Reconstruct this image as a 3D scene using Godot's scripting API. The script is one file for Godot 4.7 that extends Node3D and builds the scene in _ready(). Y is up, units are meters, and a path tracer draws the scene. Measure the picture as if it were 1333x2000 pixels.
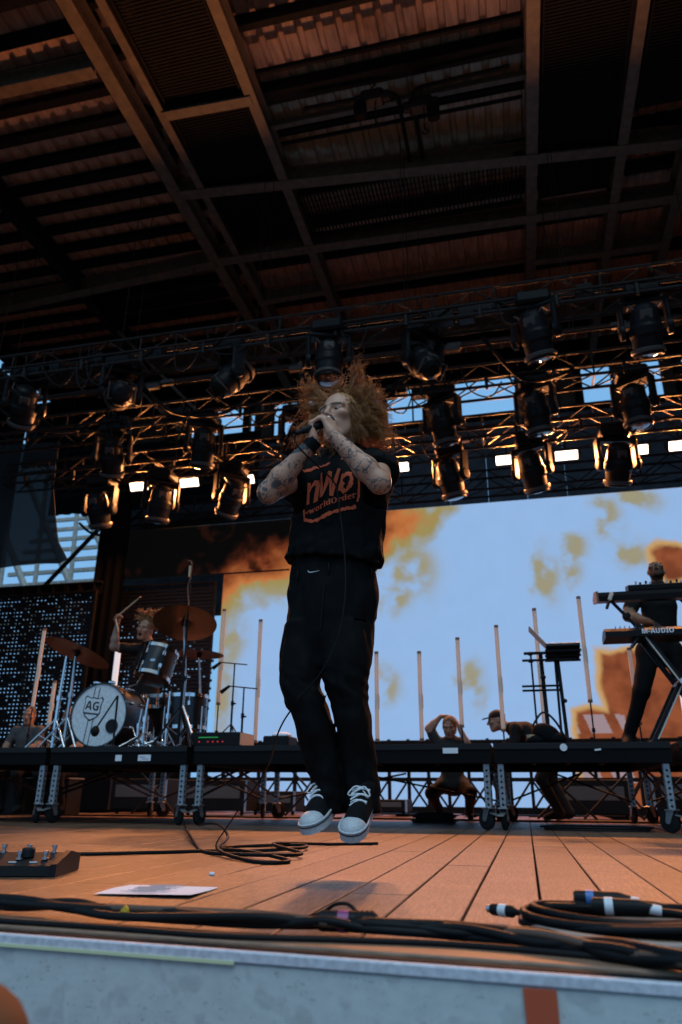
extends Node3D
# A rock singer in mid jump on a covered outdoor stage, seen from the pit.
# World: y up, the stage deck is y = 0, the planks run along z, the audience is towards +z.

const FLOOD := Color(1.0, 0.62, 0.36)
const FLOOD_ENERGY := 20.0

const HAIR := Color(0.52, 0.235, 0.075)
var mats := {}
var taken := {}

# ---------------------------------------------------------------- geometry collector
class Shape:
	var v := PackedVector3Array()
	var n := PackedVector3Array()
	var c := PackedColorArray()
	var u := PackedVector2Array()
	var col := Color(1, 1, 1)
	func tri(a: Vector3, b: Vector3, d: Vector3, na: Vector3, nb: Vector3, nd: Vector3, ua := Vector2.ZERO, ub := Vector2.ZERO, ud := Vector2.ZERO) -> void:
		if (b - a).cross(d - a).dot(na + nb + nd) > 0.0:
			v.append_array([a, d, b]); n.append_array([na, nd, nb]); u.append_array([ua, ud, ub])
		else:
			v.append_array([a, b, d]); n.append_array([na, nb, nd]); u.append_array([ua, ub, ud])
		c.append_array([col, col, col])
	func flat(a: Vector3, b: Vector3, d: Vector3, out: Vector3) -> void:
		var m := (b - a).cross(d - a).normalized()
		if m.dot(out) < 0.0: m = -m
		tri(a, b, d, m, m, m)
	func quad(a: Vector3, b: Vector3, d: Vector3, e: Vector3, out: Vector3) -> void:
		var m := (b - a).cross(d - a).normalized()
		if m.dot(out) < 0.0: m = -m
		tri(a, b, d, m, m, m, Vector2(0, 1), Vector2(1, 1), Vector2(1, 0))
		tri(a, d, e, m, m, m, Vector2(0, 1), Vector2(1, 0), Vector2(0, 0))
	func box(o: Vector3, s: Vector3, b := Basis(), bev := 0.0) -> Shape:
		var h := s / 2.0
		var e: float = minf(bev, minf(h.x, minf(h.y, h.z)) * 0.9)
		for ax in 3:
			for sg in [-1.0, 1.0]:
				var p := []
				for q in [[-1, -1], [1, -1], [1, 1], [-1, 1]]:
					var w := Vector3.ZERO
					w[ax] = sg * h[ax]
					w[(ax + 1) % 3] = q[0] * (h[(ax + 1) % 3] - e)
					w[(ax + 2) % 3] = q[1] * (h[(ax + 2) % 3] - e)
					p.append(o + b * w)
				var m := Vector3.ZERO
				m[ax] = sg
				quad(p[0], p[1], p[2], p[3], b * m)
		if e > 0.0:
			for ax in 3:
				var i := (ax + 1) % 3
				var j := (ax + 2) % 3
				for si in [-1.0, 1.0]:
					for sj in [-1.0, 1.0]:
						var p := []
						for k in [[-1, 0], [1, 0], [1, 1], [-1, 1]]:
							var w := Vector3.ZERO
							w[ax] = k[0] * (h[ax] - e)
							w[i] = si * (h[i] - (0.0 if k[1] == 0 else e))
							w[j] = sj * (h[j] - (e if k[1] == 0 else 0.0))
							p.append(o + b * w)
						var m := Vector3.ZERO
						m[i] = si
						m[j] = sj
						quad(p[0], p[1], p[2], p[3], b * m)
			for sx in [-1.0, 1.0]:
				for sy in [-1.0, 1.0]:
					for sz in [-1.0, 1.0]:
						var k := Vector3(sx * h.x, sy * h.y, sz * h.z)
						flat(o + b * (k - Vector3(0, sy * e, sz * e)), o + b * (k - Vector3(sx * e, 0, sz * e)), o + b * (k - Vector3(sx * e, sy * e, 0)), b * k)
		return self
	# a tube through points; r is one radius or one per point
	func tube(p: Array, r, sides := 8, caps := true) -> Shape:
		var m := p.size()
		var rings := []
		var dirs := []
		var up := Vector3.UP
		var t0: Vector3 = (p[1] - p[0]).normalized()
		if absf(t0.dot(up)) > 0.9: up = Vector3.RIGHT
		var x: Vector3 = t0.cross(up).normalized()
		for i in m:
			var t: Vector3 = (p[mini(i + 1, m - 1)] - p[maxi(i - 1, 0)]).normalized()
			x = (x - t * x.dot(t)).normalized()
			var y := t.cross(x)
			var rad: float = r[i] if r is Array else r
			var ring := []
			var dr := []
			for k in sides:
				var a := TAU * k / sides
				var q := x * cos(a) + y * sin(a)
				ring.append(p[i] + q * rad)
				dr.append(q)
			rings.append(ring)
			dirs.append(dr)
		for i in m - 1:
			for k in sides:
				var l := (k + 1) % sides
				tri(rings[i][k], rings[i][l], rings[i + 1][l], dirs[i][k], dirs[i][l], dirs[i + 1][l])
				tri(rings[i][k], rings[i + 1][l], rings[i + 1][k], dirs[i][k], dirs[i + 1][l], dirs[i + 1][k])
		if caps:
			for e in [0, m - 1]:
				var out: Vector3 = (p[0] - p[1]).normalized() if e == 0 else (p[m - 1] - p[m - 2]).normalized()
				for k in range(1, sides - 1):
					tri(rings[e][0], rings[e][k], rings[e][k + 1], out, out, out)
		return self
	func rod(a: Vector3, b: Vector3, r := 0.01, sides := 8, r2 := -1.0) -> Shape:
		return tube([a, b], [r, r if r2 < 0.0 else r2], sides)
	# profile of (radius, height) turned round the local y axis of xf
	func lathe(xf: Transform3D, prof: Array, sides := 24) -> Shape:
		for i in prof.size() - 1:
			var a: Vector2 = prof[i]
			var b: Vector2 = prof[i + 1]
			var d := (b - a)
			var nn := Vector2(d.y, -d.x).normalized()
			for k in sides:
				var s := TAU * k / sides
				var t := TAU * (k + 1) / sides
				var ds := Vector3(cos(s), 0, sin(s))
				var dt := Vector3(cos(t), 0, sin(t))
				var ns := (xf.basis * (ds * nn.x + Vector3(0, nn.y, 0))).normalized()
				var nt := (xf.basis * (dt * nn.x + Vector3(0, nn.y, 0))).normalized()
				var p0 := xf * (ds * a.x + Vector3(0, a.y, 0))
				var p1 := xf * (dt * a.x + Vector3(0, a.y, 0))
				var p2 := xf * (dt * b.x + Vector3(0, b.y, 0))
				var p3 := xf * (ds * b.x + Vector3(0, b.y, 0))
				if a.x > 0.0: tri(p0, p1, p2, ns, nt, nt)
				if b.x > 0.0: tri(p0, p2, p3, ns, nt, ns)
		return self
	# outline in the local xy plane, extruded from z = 0 to depth
	func prism(poly: Array, depth: float, xf := Transform3D()) -> Shape:
		var pv := PackedVector2Array(poly)
		var ids := Geometry2D.triangulate_polygon(pv)
		for i in range(0, ids.size(), 3):
			var a := pv[ids[i]]
			var b := pv[ids[i + 1]]
			var d := pv[ids[i + 2]]
			flat(xf * Vector3(a.x, a.y, depth), xf * Vector3(b.x, b.y, depth), xf * Vector3(d.x, d.y, depth), xf.basis.z)
			flat(xf * Vector3(a.x, a.y, 0), xf * Vector3(b.x, b.y, 0), xf * Vector3(d.x, d.y, 0), -xf.basis.z)
		var area := 0.0
		for i in pv.size():
			var a := pv[i]
			var b := pv[(i + 1) % pv.size()]
			area += a.x * b.y - b.x * a.y
		for i in pv.size():
			var a := pv[i]
			var b := pv[(i + 1) % pv.size()]
			var o := Vector3(b.y - a.y, a.x - b.x, 0) * signf(area)
			quad(xf * Vector3(a.x, a.y, 0), xf * Vector3(b.x, b.y, 0), xf * Vector3(b.x, b.y, depth), xf * Vector3(a.x, a.y, depth), xf.basis * o)
		return self
	func ball(o: Vector3, r: Vector3, b := Basis(), rows := 8, sides := 12) -> Shape:
		for i in rows:
			for k in sides:
				var q := []
				for w in [[i, k], [i, k + 1], [i + 1, k + 1], [i + 1, k]]:
					var th: float = PI * w[0] / rows
					var ph: float = TAU * w[1] / sides
					q.append(Vector3(sin(th) * cos(ph), cos(th), sin(th) * sin(ph)))
				var P := q.map(func(d): return o + b * (d * r))
				var N := q.map(func(d): return (b * (d / r)).normalized())
				if i > 0: tri(P[0], P[1], P[2], N[0], N[1], N[2])
				if i < rows - 1: tri(P[0], P[2], P[3], N[0], N[2], N[3])
		return self
	func mesh() -> ArrayMesh:
		var a := []
		a.resize(Mesh.ARRAY_MAX)
		a[Mesh.ARRAY_VERTEX] = v
		a[Mesh.ARRAY_NORMAL] = n
		a[Mesh.ARRAY_COLOR] = c
		a[Mesh.ARRAY_TEX_UV] = u
		var m := ArrayMesh.new()
		m.add_surface_from_arrays(Mesh.PRIMITIVE_TRIANGLES, a)
		return m

# ---------------------------------------------------------------- smooth bodies: a distance field meshed as surface nets
class Field:
	var o: Vector3
	var h: float
	var nx: int
	var ny: int
	var nz: int
	var f := PackedFloat32Array()
	func _init(lo: Vector3, hi: Vector3, cell: float) -> void:
		o = lo
		h = cell
		nx = int((hi.x - lo.x) / cell) + 2
		ny = int((hi.y - lo.y) / cell) + 2
		nz = int((hi.z - lo.z) / cell) + 2
		f.resize(nx * ny * nz)
		f.fill(1.0)
	func span(lo: Vector3, hi: Vector3) -> Array:
		return [clampi(int((lo.x - o.x) / h), 0, nx), clampi(int((hi.x - o.x) / h) + 2, 0, nx), clampi(int((lo.y - o.y) / h), 0, ny), clampi(int((hi.y - o.y) / h) + 2, 0, ny), clampi(int((lo.z - o.z) / h), 0, nz), clampi(int((hi.z - o.z) / h) + 2, 0, nz)]
	# tapered capsule, joined with smoothness k
	func bone(a: Vector3, b: Vector3, ra: float, rb: float, k := 0.03) -> void:
		var g := maxf(ra, rb) + k + h * 3.0
		var e := Vector3(g, g, g)
		var s := span(a.min(b) - e, a.max(b) + e)
		var ab := b - a
		var il := 1.0 / maxf(ab.length_squared(), 1e-9)
		for z in range(s[4], s[5]):
			for y in range(s[2], s[3]):
				var i: int = (z * ny + y) * nx
				for x in range(s[0], s[1]):
					var p := o + Vector3(x, y, z) * h - a
					var t := clampf(p.dot(ab) * il, 0.0, 1.0)
					var d := (p - ab * t).length() - lerpf(ra, rb, t)
					var w := f[i + x]
					var q := maxf(k - absf(w - d), 0.0)
					f[i + x] = minf(w, d) - q * q / (4.0 * k)
	# ellipsoid with radii r turned by b; sign -1 carves it out
	func blob(q: Vector3, r: Vector3, k := 0.02, b := Basis(), carve := false) -> void:
		var g: float = maxf(r.x, maxf(r.y, r.z)) + k + h * 3.0
		var e := Vector3(g, g, g)
		var s := span(q - e, q + e)
		var t := b.transposed()
		for z in range(s[4], s[5]):
			for y in range(s[2], s[3]):
				var i: int = (z * ny + y) * nx
				for x in range(s[0], s[1]):
					var p := t * (o + Vector3(x, y, z) * h - q)
					var k0 := (p / r).length()
					var k1 := (p / (r * r)).length()
					var d := k0 * (k0 - 1.0) / maxf(k1, 1e-6) if k0 > 1e-4 else -minf(r.x, minf(r.y, r.z))
					var w := f[i + x]
					if carve:
						d = -d
						var m := maxf(k - absf(w - d), 0.0)
						f[i + x] = maxf(w, d) + m * m / (4.0 * k)
					else:
						var m := maxf(k - absf(w - d), 0.0)
						f[i + x] = minf(w, d) - m * m / (4.0 * k)
	# f += change(position) wherever the surface is near
	func bend(change: Callable, near := 0.03) -> void:
		for z in nz:
			for y in ny:
				for x in nx:
					var i: int = (z * ny + y) * nx + x
					if absf(f[i]) < near:
						f[i] += change.call(o + Vector3(x, y, z) * h)
	# keep only the side of a plane where (p - q).dot(d) < 0
	func cut(q: Vector3, d: Vector3) -> void:
		for z in nz:
			for y in ny:
				for x in nx:
					var i: int = (z * ny + y) * nx + x
					f[i] = maxf(f[i], (o + Vector3(x, y, z) * h - q).dot(d))
	func at(p: Vector3) -> float:
		var q := (p - o) / h
		var x := clampi(int(q.x), 0, nx - 2)
		var y := clampi(int(q.y), 0, ny - 2)
		var z := clampi(int(q.z), 0, nz - 2)
		var t := q - Vector3(x, y, z)
		var i := (z * ny + y) * nx + x
		var j := i + nx * ny
		var a := lerpf(lerpf(f[i], f[i + 1], t.x), lerpf(f[i + nx], f[i + nx + 1], t.x), t.y)
		var b := lerpf(lerpf(f[j], f[j + 1], t.x), lerpf(f[j + nx], f[j + nx + 1], t.x), t.y)
		return lerpf(a, b, t.z)
	# first point on the surface along a ray
	func hit(p: Vector3, d: Vector3, most := 1.0) -> Vector3:
		var t := 0.0
		while t < most:
			var w := at(p + d * t)
			if w < 0.0005: break
			t += clampf(w * 0.7, 0.001, 0.03)
		return p + d * t
	# adds the surface to a Shape; paint(position, normal) gives its colour
	func into(sh: Shape, paint = null) -> void:
		var id := PackedInt32Array()
		id.resize(nx * ny * nz)
		id.fill(-1)
		var pos := PackedVector3Array()
		var sx := nx
		var sxy := nx * ny
		var off := [0, 1, sx, sx + 1, sxy, sxy + 1, sxy + sx, sxy + sx + 1]
		var cor := [Vector3(0, 0, 0), Vector3(1, 0, 0), Vector3(0, 1, 0), Vector3(1, 1, 0), Vector3(0, 0, 1), Vector3(1, 0, 1), Vector3(0, 1, 1), Vector3(1, 1, 1)]
		var edges := [[0, 1], [2, 3], [4, 5], [6, 7], [0, 2], [1, 3], [4, 6], [5, 7], [0, 4], [1, 5], [2, 6], [3, 7]]
		var far := h * 2.0
		for z in nz - 1:
			for y in ny - 1:
				var r := (z * ny + y) * nx
				for x in nx - 1:
					var i := r + x
					var f0 := f[i]
					if f0 > far or f0 < -far: continue
					var neg := 0
					for k in 8:
						if f[i + off[k]] < 0.0: neg += 1
					if neg == 0 or neg == 8: continue
					var s := Vector3.ZERO
					var m := 0
					for e in edges:
						var a := f[i + off[e[0]]]
						var b := f[i + off[e[1]]]
						if (a < 0.0) != (b < 0.0):
							s += (cor[e[0]] as Vector3).lerp(cor[e[1]], a / (a - b))
							m += 1
					id[i] = pos.size()
					pos.append(o + (Vector3(x, y, z) + s / m) * h)
		var nor := PackedVector3Array()
		nor.resize(pos.size())
		var quads := []
		var steps := [[1, sx, sxy], [sx, sxy, 1], [sxy, 1, sx]]
		for z in range(1, nz - 1):
			for y in range(1, ny - 1):
				var r := (z * ny + y) * nx
				for x in range(1, nx - 1):
					var i := r + x
					if id[i] < 0: continue
					var a := f[i] < 0.0
					for st in steps:
						if a != (f[i + st[0]] < 0.0):
							var q := [id[i], id[i - st[1]], id[i - st[1] - st[2]], id[i - st[2]]]
							if q[1] < 0 or q[2] < 0 or q[3] < 0: continue
							if not a: q.reverse()
							quads.append(q)
							var w := (pos[q[2]] - pos[q[0]]).cross(pos[q[3]] - pos[q[1]])
							for k in q: nor[k] += w
		var tint := PackedColorArray()
		tint.resize(pos.size())
		tint.fill(sh.col)
		for i in pos.size():
			nor[i] = nor[i].normalized()
			if paint != null: tint[i] = paint.call(pos[i], nor[i])
		for q in quads:
			for k in [0, 2, 1, 0, 3, 2]:
				var j: int = q[k]
				sh.v.append(pos[j])
				sh.n.append(nor[j])
				sh.c.append(tint[j])
				sh.u.append(Vector2.ZERO)

# ---------------------------------------------------------------- nodes
func numbered(called: String) -> String:
	taken[called] = taken.get(called, -1) + 1
	return called if taken[called] == 0 else "%s_%03d" % [called, taken[called]]

func obj(called: String, what, mat: String, parent = self) -> MeshInstance3D:
	var o := MeshInstance3D.new()
	o.name = numbered(called) if parent == self else called
	o.mesh = what.mesh() if what is Shape else what
	o.material_override = mats[mat]
	parent.add_child(o, true)
	return o

func thing(called: String, label: String, category: String, at := Vector3.ZERO, group := "", turn := 0.0) -> Node3D:
	var o := Node3D.new()
	o.name = numbered(called)
	add_child(o)
	o.position = at
	o.rotation.y = turn
	return tag(o, label, category, group)

func tag(o: Node3D, label: String, category: String, group := "", kind := "") -> Node3D:
	o.set_meta("label", label)
	o.set_meta("category", category)
	if group: o.set_meta("group", group)
	if kind: o.set_meta("kind", kind)
	return o

func structure(o: Node3D, label := "") -> Node3D:
	o.set_meta("kind", "structure")
	if label: o.set_meta("label", label)
	return o

func copy(src: Node3D, at: Vector3, turn: float, label := "") -> Node3D:
	var o: Node3D = src.duplicate()
	o.name = numbered(String(src.name))
	add_child(o)
	o.position = at
	o.rotation.y = turn
	if label: o.set_meta("label", label)
	return o

func frame(origin: Vector3, y: Vector3, hint := Vector3.FORWARD) -> Transform3D:   # local y along y
	var yy := y.normalized()
	if absf(yy.dot(hint.normalized())) > 0.95: hint = Vector3.RIGHT
	var x := yy.cross(hint).normalized()
	return Transform3D(Basis(x, yy, x.cross(yy)), origin)

func curve(p: Array, per := 6) -> Array:   # Catmull-Rom through the points
	var out := []
	for i in p.size() - 1:
		var a: Vector3 = p[maxi(i - 1, 0)]
		var b: Vector3 = p[i]
		var d: Vector3 = p[i + 1]
		var e: Vector3 = p[mini(i + 2, p.size() - 1)]
		for k in per:
			out.append(b.cubic_interpolate(d, a, e, float(k) / per))
	out.append(p[p.size() - 1])
	return out

# ---------------------------------------------------------------- materials
func noise_tex(seed_: int, freq: float, lo: float, hi: float, oct := 4, size := 512, warp := Color(1, 1, 1)) -> NoiseTexture2D:
	var fn := FastNoiseLite.new()
	fn.seed = seed_
	fn.frequency = freq
	fn.fractal_octaves = oct
	fn.noise_type = FastNoiseLite.TYPE_SIMPLEX_SMOOTH
	var t := NoiseTexture2D.new()
	t.width = size
	t.height = size
	t.seamless = true
	t.noise = fn
	var g := Gradient.new()
	g.set_color(0, Color(lo, lo, lo))
	g.set_color(1, Color(hi * warp.r, hi * warp.g, hi * warp.b))
	t.color_ramp = g
	return t

func mat(called: String, r: float, g: float, b: float, rough := 0.6, metal := 0.0) -> StandardMaterial3D:
	var m := StandardMaterial3D.new()
	m.resource_name = called
	m.albedo_color = Color(r, g, b).linear_to_srgb()
	m.roughness = rough
	m.metallic = metal
	m.cull_mode = BaseMaterial3D.CULL_DISABLED
	mats[called] = m
	return m

func worn(m: StandardMaterial3D, tex: Texture2D, scale: Vector3, bump: Texture2D = null, amount := 0.1) -> StandardMaterial3D:
	m.albedo_texture = tex
	m.uv1_triplanar = true
	m.uv1_world_triplanar = true
	m.uv1_scale = scale
	if bump:
		m.heightmap_enabled = true
		m.heightmap_texture = bump
		m.heightmap_scale = amount
	return m

func _ready() -> void:
	# camera: low in the pit, 26 cm above the deck, looking up and a little left of the planks
	var cam := Camera3D.new()
	cam.name = "camera"
	cam.transform = Transform3D(Basis(Vector3(0.9729, 0.0062, -0.2312), Vector3(0.0787, 0.9314, 0.3553), Vector3(0.2175, -0.3639, 0.9057)).orthonormalized(), Vector3(0, 0.26, 0))
	cam.near = 0.05
	cam.far = 400.0
	var lens := CameraAttributesPhysical.new()
	lens.frustum_focal_length = 17.04
	lens.frustum_focus_distance = 3.1
	lens.frustum_near = 0.05
	lens.frustum_far = 400.0
	lens.exposure_aperture = 1.9
	cam.attributes = lens
	cam.fov = 70.308
	add_child(cam)

	var env := Environment.new()
	env.background_mode = Environment.BG_SKY
	var sky_mat := ProceduralSkyMaterial.new()
	sky_mat.sky_top_color = Color(0.20, 0.46, 0.80).linear_to_srgb()
	sky_mat.sky_horizon_color = Color(0.24, 0.50, 0.84).linear_to_srgb()
	sky_mat.sky_curve = 0.2
	sky_mat.ground_bottom_color = Color(0.10, 0.09, 0.08).linear_to_srgb()
	sky_mat.ground_horizon_color = Color(0.14, 0.15, 0.16).linear_to_srgb()
	sky_mat.sun_angle_max = 1.0
	var sky := Sky.new()
	sky.sky_material = sky_mat
	env.sky = sky
	env.tonemap_mode = Environment.TONE_MAPPER_LINEAR
	env.tonemap_exposure = 1.0
	env.sdfgi_enabled = true
	env.ssao_enabled = true
	env.ssil_enabled = true
	var we := WorldEnvironment.new()
	we.name = "environment"
	we.environment = env
	add_child(we)

	var sun := DirectionalLight3D.new()   # veiled by cloud, high over the audience: a broad soft light from the open front
	sun.name = "sun"
	sun.light_color = Color(0.80, 0.92, 1.0)
	sun.light_energy = 0.42
	sun.light_angular_distance = 40.0
	sun.shadow_enabled = true
	sun.look_at_from_position(Vector3(2.2, 15, 7.5), Vector3.ZERO)
	add_child(sun)

	make_materials()
	build_ground()
	build_stage()
	build_roof()
	build_walls()
	build_screen()
	build_trusses()
	build_moving_lights()
	build_floods()
	build_risers()
	build_drums()
	build_tubes()
	build_keyboards()
	build_behind_riser()
	build_crew()
	build_singer()
	build_deck_things()
	build_foreground()

func make_materials() -> void:
	var grime := noise_tex(3, 0.012, 0.72, 1.0, 5)
	var fine := noise_tex(8, 0.05, 0.6, 1.0, 4)
	var relief := noise_tex(21, 0.03, 0.0, 1.0, 5)
	var streak := noise_tex(5, 0.02, 0.62, 1.0, 5, 1024)
	var scuffs := scuff_texture()
	var w := []
	for k in 5:
		var tone: float = [1.0, 0.82, 0.93, 1.14, 0.72][k]
		var m := mat("deck_wood_%d" % k, 0.36 * tone, 0.19 * tone, 0.112 * tone, 0.55)
		worn(m, noise_tex(30 + k, 0.018, 0.50, 1.0, 5, 512), Vector3(9.0, 3.0, 0.7), streak, 0.12)
		m.uv1_offset = Vector3(0.37 * k, 0, 0.21 * k)
		m.roughness_texture = fine
		m.detail_enabled = true
		m.detail_blend_mode = BaseMaterial3D.BLEND_MODE_MUL
		m.detail_albedo = scuffs
		m.detail_uv_layer = BaseMaterial3D.DETAIL_UV_2
		m.uv2_triplanar = true
		m.uv2_world_triplanar = true
		m.uv2_scale = Vector3(0.42, 0.42, 0.42)
		w.append(m)
	worn(mat("edge_board", 0.42, 0.24, 0.15, 0.55), streak, Vector3(0.6, 3, 9), streak, 0.1)
	fascia_material()
	worn(mat("fascia_trim", 0.74, 0.74, 0.80, 0.5), noise_tex(43, 0.03, 0.8, 1.0), Vector3(3, 3, 3))
	mat("orange_tape", 0.50, 0.085, 0.03, 0.6)
	mat("yellow_tape", 0.66, 0.70, 0.42, 0.6)
	worn(mat("earth", 0.07, 0.06, 0.055, 0.9), grime, Vector3(0.2, 0.2, 0.2))
	worn(mat("beam_steel", 0.19, 0.142, 0.10, 0.5), grime, Vector3(0.7, 0.7, 0.7))
	worn(mat("dark_steel", 0.018, 0.017, 0.0165, 0.6), grime, Vector3(0.8, 0.8, 0.8))
	worn(mat("roof_sheet", 0.74, 0.47, 0.34, 0.5), grime, Vector3(1.4, 1.4, 0.25))
	worn(mat("roof_sheet_grey", 0.62, 0.56, 0.42, 0.5), grime, Vector3(1.4, 1.4, 0.25))
	worn(mat("wall_grey", 0.20, 0.23, 0.25, 0.7), grime, Vector3(0.3, 0.3, 0.3))
	worn(mat("black_drape", 0.008, 0.009, 0.010, 0.95), fine, Vector3(2, 2, 2), relief, 0.3)
	worn(mat("stand_steel", 0.60, 0.54, 0.46, 0.55), grime, Vector3(0.6, 0.6, 0.6))
	worn(mat("truss_black", 0.028, 0.024, 0.022, 0.38, 0.0), fine, Vector3(2, 2, 2))
	worn(mat("truss_alu", 0.50, 0.42, 0.36, 0.34, 0.7), fine, Vector3(2, 2, 2))
	mat("lamp_black", 0.012, 0.0115, 0.0115, 0.38)
	mat("lamp_grey", 0.075, 0.065, 0.058, 0.4)
	var gl := mat("lamp_glass", 0.03, 0.035, 0.04, 0.06)
	gl.clearcoat_enabled = true
	gl.clearcoat = 1.0
	gl.clearcoat_roughness = 0.03
	worn(mat("deck_black", 0.007, 0.007, 0.0072, 0.6), fine, Vector3(3, 3, 3))
	worn(mat("galvanised", 0.42, 0.44, 0.45, 0.38, 0.75), grime, Vector3(5, 5, 5))
	mat("rubber", 0.014, 0.014, 0.015, 0.7)
	mat("chrome", 0.72, 0.73, 0.74, 0.12, 1.0)
	mat("dull_chrome", 0.55, 0.56, 0.57, 0.28, 1.0)
	var dh := worn(mat("drum_head", 0.80, 0.82, 0.83, 0.5), noise_tex(51, 0.02, 0.86, 1.0), Vector3(2, 2, 2))
	dh.backlight_enabled = true
	dh.backlight = Color(0.2, 0.2, 0.2)
	mat("drum_black", 0.009, 0.009, 0.010, 0.3)
	mat("ink_black", 0.012, 0.013, 0.014, 0.6)
	worn(mat("bronze", 0.42, 0.17, 0.07, 0.36, 0.85), noise_tex(55, 0.03, 0.62, 1.0), Vector3(4, 4, 4))
	mat("sticker", 0.7, 0.72, 0.74, 0.5)
	var tw := mat("tube_white", 0.74, 0.68, 0.56, 0.4)
	tw.backlight_enabled = true
	tw.backlight = Color(0.8, 0.8, 0.8)
	mat("plastic_black", 0.014, 0.014, 0.015, 0.4)
	mat("plastic_dark", 0.018, 0.019, 0.020, 0.5)
	mat("keys_white", 0.7, 0.7, 0.68, 0.3)
	mat("wood_stick", 0.55, 0.36, 0.20, 0.5)
	mat("paper", 0.80, 0.80, 0.86, 0.8)
	mat("print_grey", 0.32, 0.32, 0.36, 0.8)
	mat("lettering", 0.68, 0.70, 0.72, 0.5)
	mat("cable_black", 0.012, 0.012, 0.013, 0.45)
	mat("cable_tan", 0.42, 0.30, 0.24, 0.5)
	mat("connector_blue", 0.05, 0.16, 0.42, 0.4)
	mat("connector_purple", 0.26, 0.05, 0.16, 0.4)
	mat("yellow_tag", 0.72, 0.42, 0.03, 0.6)
	mat("red_knob", 0.45, 0.05, 0.03, 0.4)
	worn(mat("case_black", 0.02, 0.02, 0.021, 0.55), fine, Vector3(3, 3, 3))
	mat("case_panel", 0.09, 0.09, 0.088, 0.6)
	mat("copper_brown", 0.22, 0.10, 0.05, 0.5)
	for k in [["indicator_red", Color(1.0, 0.12, 0.05)], ["indicator_green", Color(0.1, 0.7, 0.25)]]:
		var m := mat(k[0], 0.05, 0.05, 0.05, 0.4)
		m.emission_enabled = true
		m.emission = k[1]
		m.emission_energy_multiplier = 0.5
	var fl := mat("flood_glow", 0.6, 0.6, 0.6, 0.4)
	fl.emission_enabled = true
	fl.emission = Color(1.0, 0.9, 0.8)
	fl.emission_energy_multiplier = 5.0
	var tg := mat("tube_glow", 0.5, 0.5, 0.5, 0.4)
	tg.emission_enabled = true
	tg.emission = Color(1.0, 0.94, 0.95)
	tg.emission_energy_multiplier = 0.6
	# people
	var sk := mat("skin", 1, 1, 1, 0.5)
	sk.vertex_color_use_as_albedo = true
	sk.subsurf_scatter_enabled = true
	sk.subsurf_scatter_strength = 0.12
	var cl := mat("cloth", 1, 1, 1, 0.75)
	cl.vertex_color_use_as_albedo = true
	cl.heightmap_enabled = true
	cl.uv1_triplanar = true
	cl.uv1_scale = Vector3(18, 18, 18)
	cl.heightmap_texture = noise_tex(61, 0.05, 0.0, 1.0, 4)
	cl.heightmap_scale = 0.05
	var hr := mat("hair", 1, 1, 1, 0.38)
	hr.vertex_color_use_as_albedo = true
	hr.backlight_enabled = true
	hr.backlight = Color(0.9, 0.9, 0.9)
	mat("eye_white", 0.24, 0.22, 0.21, 0.3)
	var hb := mat("hair_base", 1, 1, 1, 0.7)
	hb.vertex_color_use_as_albedo = true
	worn(mat("truss_bare", 0.042, 0.035, 0.030, 0.42, 0.0), fine, Vector3(2, 2, 2))
	mat("cable_brown", 0.10, 0.055, 0.035, 0.5)
	var sc := mat("scrim_cloth", 0.012, 0.016, 0.018, 0.9)
	sc.albedo_color.a = 0.86
	sc.transparency = BaseMaterial3D.TRANSPARENCY_ALPHA
	mat("eye", 0.05, 0.045, 0.04, 0.1)
	mat("shirt_print", 0.56, 0.085, 0.025, 0.8)
	worn(mat("canvas_black", 0.012, 0.013, 0.014, 0.9), fine, Vector3(20, 20, 20))
	worn(mat("shoe_rubber", 0.66, 0.68, 0.70, 0.5), noise_tex(65, 0.03, 0.72, 1.0), Vector3(9, 9, 9))
	mat("shoe_lace", 0.68, 0.70, 0.72, 0.8)
	mat("cuff_black", 0.010, 0.010, 0.011, 0.6)
	var fg := mat("figure", 1, 1, 1, 0.8)
	fg.vertex_color_use_as_albedo = true
	fg.metallic_specular = 0.25
	for k in ["deck_black", "plastic_black", "rubber", "black_drape", "case_black", "cable_black", "cloth", "canvas_black", "dark_steel", "plastic_dark", "lamp_black", "truss_black", "truss_bare", "lamp_grey", "cuff_black"]:
		mats[k].metallic_specular = 0.22

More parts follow.
